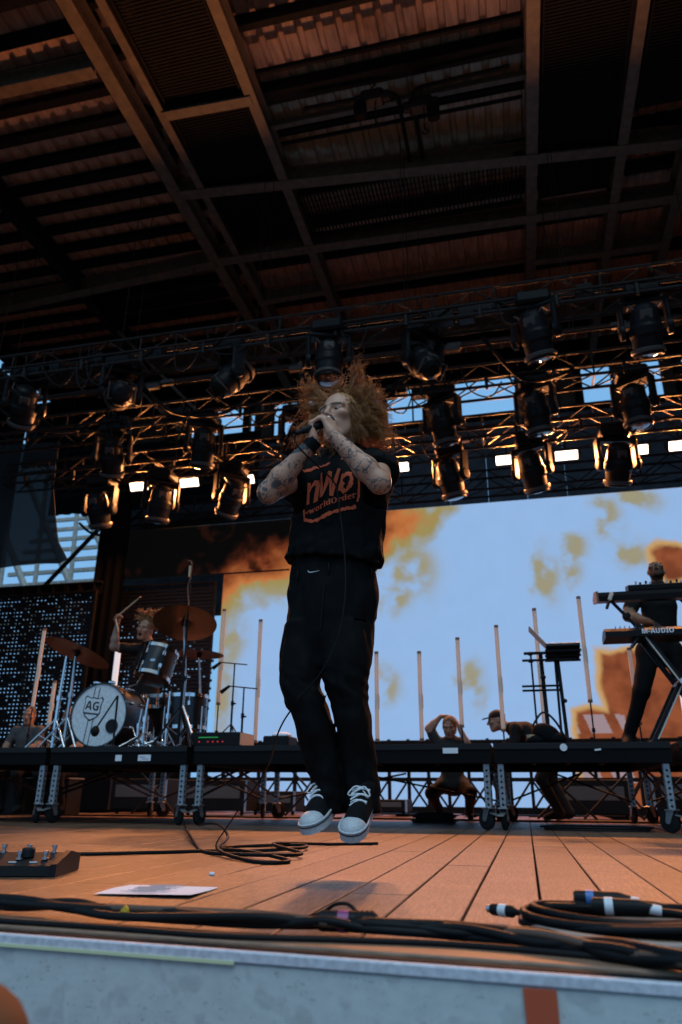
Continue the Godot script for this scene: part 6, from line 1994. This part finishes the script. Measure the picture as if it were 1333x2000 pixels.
func build_crew() -> void:
	var skin := Color(0.32, 0.185, 0.125)
	var blk := Color(0.012, 0.013, 0.014)
	# keyboard player, head thrown back
	var o := V(1.40, 0.692, -7.75)
	var t := thing("person", "keyboard player in a black T-shirt with head thrown back and mouth open", "person", o)
	var J := {"head": V(1.475, 2.435, -7.72), "neck": V(1.47, 2.29, -7.74), "sl": V(1.245, 2.20, -7.74), "sr": V(1.70, 2.20, -7.74), "el": V(1.135, 1.955, -7.64), "er": V(1.80, 1.95, -7.64), "wl": V(1.285, 1.845, -7.42), "wr": V(1.68, 1.86, -7.42), "hl": V(1.30, 1.62, -7.78), "hr": V(1.50, 1.62, -7.78), "kl": V(1.17, 1.23, -7.70), "kr": V(1.60, 1.23, -7.70), "al": V(1.01, 0.80, -7.85), "ar": V(1.68, 0.80, -7.80), "tl": V(0.98, 0.735, -7.70), "tr": V(1.72, 0.735, -7.64)}
	for k in J: J[k] -= o
	var fb := face(V(-0.12, 0.62, 0.8))
	figure(t, J, {"top": blk, "legs": blk, "skin": skin, "arm": skin, "shoe": Color(0.02, 0.02, 0.02), "brow": Color(0.05, 0.025, 0.015)}, {"face": fb, "mouth": 1.2, "beard": 0.85, "bulk": 1.16})
		# drummer
	o = V(-4.36, 0.692, -8.2)
	t = thing("person", "drummer with flying sandy hair sitting behind the drums, one stick raised", "person", o)
	J = {"head": V(-4.40, 2.165, -8.05), "neck": V(-4.38, 2.02, -8.12), "sl": V(-4.58, 1.93, -8.15), "sr": V(-4.18, 1.93, -8.15), "el": V(-4.74, 1.93, -7.95), "er": V(-4.02, 1.70, -8.0), "wl": V(-4.70, 2.20, -7.90), "wr": V(-4.16, 1.78, -7.82), "hl": V(-4.46, 1.29, -8.22), "hr": V(-4.26, 1.29, -8.22), "kl": V(-4.62, 1.22, -7.82), "kr": V(-4.05, 1.22, -7.86), "al": V(-4.6, 0.79, -7.9), "ar": V(-4.02, 0.79, -8.0), "tl": V(-4.6, 0.735, -7.75), "tr": V(-4.0, 0.735, -7.84)}
	for k in J: J[k] -= o
	fb = face(V(-0.05, -0.1, 1.0), V(0.25, 1, 0))
	figure(t, J, {"top": blk, "legs": blk, "skin": skin, "arm": Color(0.26, 0.18, 0.14), "shoe": blk}, {"face": fb, "mouth": 0.8, "hand_l": [V(0.05, 0.95, 0.1), V(0.8, 0.1, 0.5), -1.0, [0.9, 1.0, 0.6, 0.5]], "hand_r": [V(-0.6, 0.1, 0.6), V(0, -1, 0), 1.0, [0.9, 1.0, 0.6, 0.5]]})
	hair_cap(t, J.head, fb, Color(0.20, 0.09, 0.04), 0.008)
	var rng := RandomNumberGenerator.new()
	rng.seed = 3
	var lk := []
	for i in 150:
		var tip := V(rng.randf_range(-0.04, 0.24), rng.randf_range(1.46, 1.72), rng.randf_range(0.0, 0.22))
		if i % 3 == 0: tip = V(rng.randf_range(-0.17, 0.04), rng.randf_range(1.56, 1.71), rng.randf_range(0.05, 0.22))
		var d: Vector3 = (tip - J.head).normalized()
		lk.append([J.head + d * 0.085, tip, V(0.02, 0.05, 0)])
	strands(t, lk, 10, 0.0042, 0.014, [Color(0.50, 0.25, 0.10), Color(0.40, 0.18, 0.07), Color(0.58, 0.32, 0.15)], 6)
	for k in [[V(-4.73, 2.25, -7.86), V(-4.37, 2.50, -7.80), "pale drumstick raised across the drummer's head"], [V(-4.70, 2.27, -7.84), V(-4.60, 2.07, -7.78), "pale drumstick hanging before the drummer's raised arm"]]:
		tag(obj("drumstick", Shape.new().tube([k[0], k[0].lerp(k[1], 0.75), k[0].lerp(k[1], 0.95), k[1]], [0.009, 0.0085, 0.005, 0.006], 8), "wood_stick"), k[2], "drumstick", "drumsticks")
	# crouching woman, hands on her head
	o = V(-0.86, 0, -9.4)
	t = thing("person", "crouching person with one bare arm bent over the head, behind the middle riser", "person", o)
	J = {"head": V(-0.855, 1.065, -9.34), "neck": V(-0.86, 0.93, -9.40), "sl": V(-1.01, 0.875, -9.42), "sr": V(-0.70, 0.875, -9.42), "el": V(-1.115, 1.045, -9.38), "er": V(-0.63, 0.80, -9.26), "wl": V(-0.955, 1.185, -9.36), "wr": V(-0.72, 1.03, -9.20), "hl": V(-0.95, 0.40, -9.45), "hr": V(-0.76, 0.40, -9.45), "kl": V(-1.08, 0.30, -9.08), "kr": V(-0.62, 0.30, -9.08), "al": V(-1.02, 0.09, -9.45), "ar": V(-0.68, 0.09, -9.45), "tl": V(-1.05, 0.04, -9.28), "tr": V(-0.65, 0.04, -9.28)}
	for k in J: J[k] -= o
	fb = face(V(-0.05, -0.35, 1.0))
	figure(t, J, {"top": Color(0.03, 0.03, 0.03), "legs": Color(0.02, 0.02, 0.022), "skin": skin, "arm": skin, "shoe": blk}, {"face": fb, "hand_l": [V(1, 0.12, 0.1), V(0.1, -1, 0), 1.0, [0.3, 0.3, 0.2, 0.1]], "hand_r": [V(-0.35, 0.9, 0.0), V(-0.9, -0.2, -0.2), -1.0, [0.3, 0.3, 0.2, 0.1]]})
	hair_cap(t, J.head, fb, Color(0.12, 0.07, 0.035), 0.008, 1.06)
	# bending man in a cap
	o = V(0.25, 0, -9.4)
	t = thing("person", "bending man in a dark cap and black T-shirt behind the risers", "person", o)
	J = {"head": V(-0.285, 1.135, -9.40), "neck": V(-0.17, 1.06, -9.42), "sl": V(-0.07, 1.02, -9.24), "sr": V(-0.07, 1.02, -9.60), "el": V(-0.10, 0.74, -9.20), "er": V(-0.10, 0.74, -9.62), "wl": V(-0.22, 0.52, -9.26), "wr": V(-0.22, 0.52, -9.56), "hl": V(0.34, 0.82, -9.30), "hr": V(0.34, 0.82, -9.50), "kl": V(0.18, 0.46, -9.28), "kr": V(0.30, 0.46, -9.52), "al": V(0.36, 0.09, -9.30), "ar": V(0.48, 0.09, -9.52), "tl": V(0.20, 0.045, -9.30), "tr": V(0.33, 0.045, -9.52)}
	for k in J: J[k] -= o
	fb = face(V(-1.0, -0.12, 0.12))
	figure(t, J, {"top": blk, "legs": Color(0.025, 0.024, 0.024), "skin": skin, "arm": skin, "shoe": blk}, {"face": fb})
	var cap := Shape.new()
	var F := Field.new(J.head - V(0.16, 0.1, 0.16), J.head + V(0.16, 0.18, 0.16), 0.008)
	F.blob(J.head + fb * V(0, 0.035, -0.012), V(0.088, 0.090, 0.104), 0.01, fb)
	F.cut(J.head + fb * V(0, 0.032, 0), -(fb * V(0, 1, 0.0)))
	F.into(cap)
	cap.box(J.head + fb * V(0, 0.036, 0.12), V(0.13, 0.008, 0.10), fb * Basis(Vector3.RIGHT, 0.12), 0.003)
	obj("cap", cap, "cuff_black", t)
	# two dim people at the left behind the mesh wall's light
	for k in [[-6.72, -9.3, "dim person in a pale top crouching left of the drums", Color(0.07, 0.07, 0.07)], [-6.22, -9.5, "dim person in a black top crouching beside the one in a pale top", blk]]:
		o = V(k[0], 0, k[1])
		t = thing("person", k[2], "person", o)
		J = {"head": V(0.0, 1.29, 0.03), "neck": V(0, 1.15, 0.0), "sl": V(-0.19, 1.08, 0), "sr": V(0.19, 1.08, 0), "el": V(-0.25, 0.88, 0.08), "er": V(0.25, 0.88, 0.08), "wl": V(-0.12, 0.78, 0.26), "wr": V(0.12, 0.78, 0.26), "hl": V(-0.1, 0.58, -0.05), "hr": V(0.1, 0.58, -0.05), "kl": V(-0.16, 0.52, 0.33), "kr": V(0.16, 0.52, 0.33), "al": V(-0.14, 0.09, 0.12), "ar": V(0.14, 0.09, 0.12), "tl": V(-0.15, 0.045, 0.25), "tr": V(0.15, 0.045, 0.25)}
		fb = face(V(0.3, -0.1, 1.0))
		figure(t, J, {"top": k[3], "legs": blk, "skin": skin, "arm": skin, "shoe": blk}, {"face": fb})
		hair_cap(t, J.head, fb, Color(0.05, 0.03, 0.02), 0.009)
		var st := thing("crate_seat", "dark crate under the %s" % ("person in a pale top" if k[1] > -9.4 else "person in a black top"), "crate", V(k[0], 0, k[1] - 0.05))
		obj("box", Shape.new().box(V(0, 0.225, 0), V(0.4, 0.45, 0.36), Basis(), 0.012), "case_black", st)
		obj("lid", Shape.new().box(V(0, 0.458, 0), V(0.42, 0.02, 0.38), Basis(), 0.006), "case_panel", st)
	# someone in the pit, only a sleeve shows
	o = V(-0.812, -1.36, -0.80)
	t = thing("person", "person in a rust brown jacket standing in the pit, only the shoulder in view", "person", o)
	J = {"head": V(0, 1.60, 0.0), "neck": V(0, 1.46, 0), "sl": V(-0.19, 1.36, 0), "sr": V(0.21, 1.36, 0), "el": V(-0.24, 1.08, 0), "er": V(0.26, 1.08, 0), "wl": V(-0.22, 0.82, 0.1), "wr": V(0.24, 0.82, 0.1), "hl": V(-0.1, 0.88, 0), "hr": V(0.1, 0.88, 0), "kl": V(-0.11, 0.48, 0), "kr": V(0.11, 0.48, 0), "al": V(-0.11, 0.09, -0.03), "ar": V(0.11, 0.09, -0.03), "tl": V(-0.12, 0.045, 0.12), "tr": V(0.12, 0.045, 0.12)}
	fb = face(V(0, 0, -1))
	figure(t, J, {"top": Color(0.20, 0.075, 0.035), "legs": blk, "skin": skin, "arm": Color(0.20, 0.075, 0.035), "shoe": blk}, {"face": fb, "eyes": false})
	hair_cap(t, J.head, fb, Color(0.05, 0.03, 0.02), 0.009)

# ---------------------------------------------------------------- things on the deck
func build_deck_things() -> void:
	# floor effects unit, its back panel towards the pit
	var t := thing("effects_pedal", "black floor effects unit with rows of metal foot switches", "effects unit", Vector3(-1.915, 0, -2.47), "", 0.28)
	obj("body", Shape.new().prism([Vector2(-0.15, 0.004), Vector2(0.11, 0.004), Vector2(0.115, 0.052), Vector2(0.0, 0.066), Vector2(-0.15, 0.035)], 0.62, Transform3D(Basis(Vector3.UP, PI / 2), Vector3(-0.31, 0, 0)).rotated_local(Vector3.UP, 0.0)), "plastic_dark", t)
	obj("end_cheek", Shape.new().prism([Vector2(-0.155, 0.002), Vector2(0.118, 0.002), Vector2(0.122, 0.056), Vector2(0.0, 0.073), Vector2(-0.155, 0.040)], 0.02, Transform3D(Basis(Vector3.UP, PI / 2), Vector3(0.311, 0, 0))), "plastic_black", t)
	for i in 7:
		for j in 2:
			var y := 0.065 if j == 0 else 0.050
			var p := Vector3(0.27 - i * 0.088, y, -(-0.02) - 0.02 if j == 0 else 0.09)
			var sw := obj("foot_switch", Shape.new().lathe(Transform3D(Basis(), p), [Vector2(0.012, 0.0), Vector2(0.012, 0.005), Vector2(0.006, 0.006), Vector2(0.006, 0.016), Vector2(0.0095, 0.017), Vector2(0.0095, 0.027), Vector2(0, 0.028)], 12), "dull_chrome", t)
	for i in 8:
		obj("panel_knob", Shape.new().rod(Vector3(0.24 - i * 0.07, 0.025, -0.15 + 0.0) * Vector3(1, 1, -1) + Vector3(0, 0, -0.04), Vector3(0.24 - i * 0.07, 0.025, 0.128), 0.014, 12), "red_knob" if i == 6 else "plastic_black", t)
		obj("panel_print", Shape.new().box(Vector3(0.24 - i * 0.07, 0.044, 0.1165), Vector3(0.026, 0.004, 0.002)), "lettering", t)
	obj("volume_knob", Shape.new().lathe(Transform3D(Basis(), Vector3(0.2, 0.056, 0.06)), [Vector2(0.022, 0), Vector2(0.022, 0.024), Vector2(0.018, 0.03), Vector2(0, 0.03)], 18), "plastic_dark", t)
	# set list
	var pp := Shape.new()
	var n := 10
	for i in n:
		for j in n:
			var q := []
			for c in [[i, j], [i + 1, j], [i + 1, j + 1], [i, j + 1]]:
				var a: float = c[0] / float(n)
				var b: float = c[1] / float(n)
				q.append(Vector3(-0.14 + 0.28 * a, 0.002 + 0.004 * pow(maxf(0.0, b - 0.6) / 0.4, 2.0) * (0.4 + a) + 0.003 * sin(a * 5.0 + b * 3.0) * sin(PI * b), -0.12 + 0.24 * b))
			pp.quad(q[0], q[1], q[2], q[3], Vector3.UP)
	var pa := thing("set_list", "white sheet of paper with small printed lines lying on the deck", "paper", Vector3(-1.05, 0.002, -2.155), "", 0.22)
	pa.rotation.y = 0.06
	obj("sheet", pp, "paper", pa)
	var rng := RandomNumberGenerator.new()
	rng.seed = 2
	for i in 12:
		var w := rng.randf_range(0.06, 0.14)
		obj("printed_line", Shape.new().box(Vector3(-0.03 + rng.randf_range(-0.01, 0.03), 0.0062, -0.105 + i * 0.0155), Vector3(w, 0.0008, 0.0055)), "print_grey", pa)
	# cable across the deck and its loops
	var y := 0.008
	tag(obj("deck_cable", Shape.new().tube(curve([Vector3(-2.6, y, -3.05), Vector3(-2.32, y, -3.146), Vector3(-1.99, y, -3.257), Vector3(-1.70, y, -3.48), Vector3(-1.50, y, -3.64), Vector3(-1.34, y, -3.68), Vector3(-1.12, y + 0.008, -3.86), Vector3(-1.20, y + 0.008, -4.1), Vector3(-1.46, y, -4.05), Vector3(-1.55, y, -3.8), Vector3(-1.25, y + 0.014, -3.45), Vector3(-0.98, y, -3.2), Vector3(-1.1, y, -3.12), Vector3(-1.42, y + 0.015, -3.5), Vector3(-1.65, y + 0.04, -4.2), Vector3(-2.3, y + 0.05, -5.6), Vector3(-2.95, y, -6.75)], 7), 0.0085, 7), "cable_black"), "black cable looping over the deck left of the singer's feet", "cable", "cables on the deck by the singer")
	tag(obj("deck_cable", Shape.new().tube(curve([Vector3(-3.1, 0.03, -6.8), Vector3(-2.4, y + 0.02, -5.3), Vector3(-1.75, y, -4.0), Vector3(-1.5, y, -3.55), Vector3(-1.2, y + 0.012, -3.3), Vector3(-1.0, y + 0.01, -3.45), Vector3(-1.3, y + 0.02, -3.95), Vector3(-1.1, y, -4.35), Vector3(-0.85, y, -4.5)], 7), 0.0085, 7), "cable_black"), "second black cable running from the drum riser to the loops by the singer", "cable", "cables on the deck by the singer")
	tag(obj("paper_scrap", Shape.new().box(Vector3(-1.08, 0.006, -2.62), Vector3(0.02, 0.012, 0.016), Basis(Vector3.UP, 0.4), 0.004), "paper"), "tiny white scrap on the deck behind the set list", "scrap")

# ---------------------------------------------------------------- cables along the stage edge
func build_foreground() -> void:
	var rng := RandomNumberGenerator.new()
	rng.seed = 12
	var line := [Vector3(-1.6, 0.02, -1.70), Vector3(-1.193, 0.02, -1.66), Vector3(-1.0, 0.02, -1.64), Vector3(-0.84, 0.02, -1.60), Vector3(-0.547, 0.02, -1.585), Vector3(-0.409, 0.02, -1.60), Vector3(-0.31, 0.02, -1.61), Vector3(-0.145, 0.016, -1.60), Vector3(0.0, 0.016, -1.55), Vector3(0.12, 0.016, -1.48), Vector3(0.25, 0.016, -1.41), Vector3(0.5, 0.016, -1.36)]
	for k in 7:
		var p := []
		for q in line:
			p.append(q + Vector3(0, rng.randf_range(-0.004, 0.014), rng.randf_range(-0.024, 0.022)) if true else q)
		for i in p.size(): p[i].y = maxf(p[i].y, 0.010)
		tag(obj("edge_cable", Shape.new().tube(curve(p, 6), 0.0085, 8), "cable_black" if k != 5 else "cable_brown"), "black cable in the bundle lying along the stage edge", "cable", "cables bundled along the stage edge")
	tag(obj("edge_cable", Shape.new().tube(curve([Vector3(-1.4, 0.008, -1.555), Vector3(-0.9, 0.008, -1.53), Vector3(-0.6, 0.008, -1.50), Vector3(-0.35, 0.008, -1.525), Vector3(-0.1, 0.008, -1.53), Vector3(0.3, 0.008, -1.44)], 6), 0.006, 7), "cable_black"), "single thinner black cable lying between the bundle and the stage edge", "cable")
	# in-line connector with a purple band, and a cable arch behind it
	var c := thing("cable_connector", "fat black in-line cable connector with a purple band", "connector", Vector3(-0.37, 0.026, -1.615), "", 0.12)
	obj("shell", Shape.new().tube([Vector3(-0.06, 0, 0), Vector3(-0.05, 0, 0), Vector3(0.055, 0, 0), Vector3(0.062, 0, 0)], [0.015, 0.0195, 0.0195, 0.013], 16), "plastic_black", c)
	obj("purple_band", Shape.new().rod(Vector3(-0.018, 0, 0), Vector3(0.004, 0, 0), 0.0203, 18), "connector_purple", c)
	for i in 4: obj("ridge", Shape.new().rod(Vector3(0.018 + i * 0.010, 0, 0), Vector3(0.023 + i * 0.010, 0, 0), 0.0205, 16), "rubber", c)
	tag(obj("cable_arch", Shape.new().tube(curve([Vector3(-0.5, 0.008, -1.78), Vector3(-0.455, 0.022, -1.75), Vector3(-0.42, 0.042, -1.72), Vector3(-0.385, 0.045, -1.70), Vector3(-0.36, 0.028, -1.68), Vector3(-0.345, 0.012, -1.63)], 6), 0.004, 7), "cable_black"), "thin black cable arching up behind the purple banded connector", "cable")
	tag(obj("yellow_tag", Shape.new().prism([Vector2(-0.011, 0), Vector2(0.011, 0), Vector2(0.008, 0.014), Vector2(0.001, 0.02), Vector2(-0.007, 0.012)], 0.006, Transform3D(Basis(), Vector3(-0.845, 0.022, -1.588))), "yellow_tag"), "small yellow tag on the cable bundle", "tag")
	# coiled cables with plugs at the right
	for k in 9:
		var p := []
		var cx := 0.17 + rng.randf_range(-0.02, 0.03)
		var cz := -1.66 + rng.randf_range(-0.03, 0.02)
		var ph := rng.randf() * TAU
		for i in 25:
			var a := TAU * i / 24.0 + ph
			p.append(Vector3(cx + cos(a) * (0.185 + 0.012 * sin(k * 1.3)), 0.010 + k * 0.0055 + 0.004 * sin(a * 2.0 + k), cz + sin(a) * (0.125 + 0.012 * cos(k * 2.1))))
		tag(obj("coiled_cable", Shape.new().tube(p, 0.0075, 7), "cable_tan" if k == 3 else "cable_black"), "tan sheathed loop in the cable coil by the stage edge" if k == 3 else "black cable loop coiled on the deck by the stage edge", "cable", "" if k == 3 else "coiled cables by the stage edge")
	var a := thing("cable_plug", "black plug with a white band lying at the left of the coil", "plug", Vector3(-0.075, 0.026, -1.86), "", -0.5)
	obj("shell", Shape.new().tube([Vector3(-0.025, 0, 0), Vector3(-0.02, 0, 0), Vector3(0.03, 0, 0), Vector3(0.036, 0, 0)], [0.010, 0.0125, 0.0125, 0.008], 14), "plastic_black", a)
	obj("white_band", Shape.new().rod(Vector3(-0.003, 0, 0), Vector3(0.016, 0, 0), 0.0132, 14), "sticker", a)
	obj("pin_end", Shape.new().rod(Vector3(-0.034, 0, 0), Vector3(-0.025, 0, 0), 0.008, 12), "dull_chrome", a)
	obj("tail", Shape.new().tube(curve([Vector3(0.036, 0, 0), Vector3(0.07, -0.002, 0.0), Vector3(0.12, 0.004, 0.03), Vector3(0.2, 0.01, 0.06)]), [0.007, 0.007, 0.006, 0.006, 0.006, 0.006, 0.006, 0.006, 0.006, 0.006, 0.006, 0.006, 0.006, 0.006, 0.006, 0.006, 0.006, 0.006, 0.006], 8), "cable_black", a)
	for k in [[Vector3(0.135, 0.062, -1.80), 0.05, "connector_blue", "black barrel connector with a blue ring on top of the coil"], [Vector3(0.165, 0.058, -1.72), 0.1, "sticker", "black barrel connector with a white sleeve on top of the coil"]]:
		var b := thing("cable_plug", k[3], "plug", k[0], "", -k[1])
		obj("shell", Shape.new().tube([Vector3(-0.055, 0, 0), Vector3(-0.05, 0, 0), Vector3(0.035, 0, 0), Vector3(0.06, 0, 0)], [0.012, 0.0155, 0.0150, 0.008], 14), "plastic_black", b)
		obj("ring", Shape.new().rod(Vector3(-0.030, 0, 0), Vector3(-0.014, 0, 0), 0.0163, 16), k[2], b)
		obj("sleeve", Shape.new().rod(Vector3(0.045, 0, 0), Vector3(0.075, -0.004, 0), 0.0095, 12), "sticker", b)
		obj("tail", Shape.new().tube(curve([Vector3(0.07, -0.004, 0), Vector3(0.12, -0.008, 0.01), Vector3(0.18, -0.02, 0.04)]), 0.006, 8), "cable_black", b)
	tag(obj("cable_loop", Shape.new().tube(curve([Vector3(0.03, 0.02, -1.84), Vector3(0.015, 0.035, -1.87), Vector3(0.04, 0.042, -1.90), Vector3(0.09, 0.04, -1.88)]), 0.004, 7), "cable_tan"), "pale thin cable loop peeping over the coil", "cable")
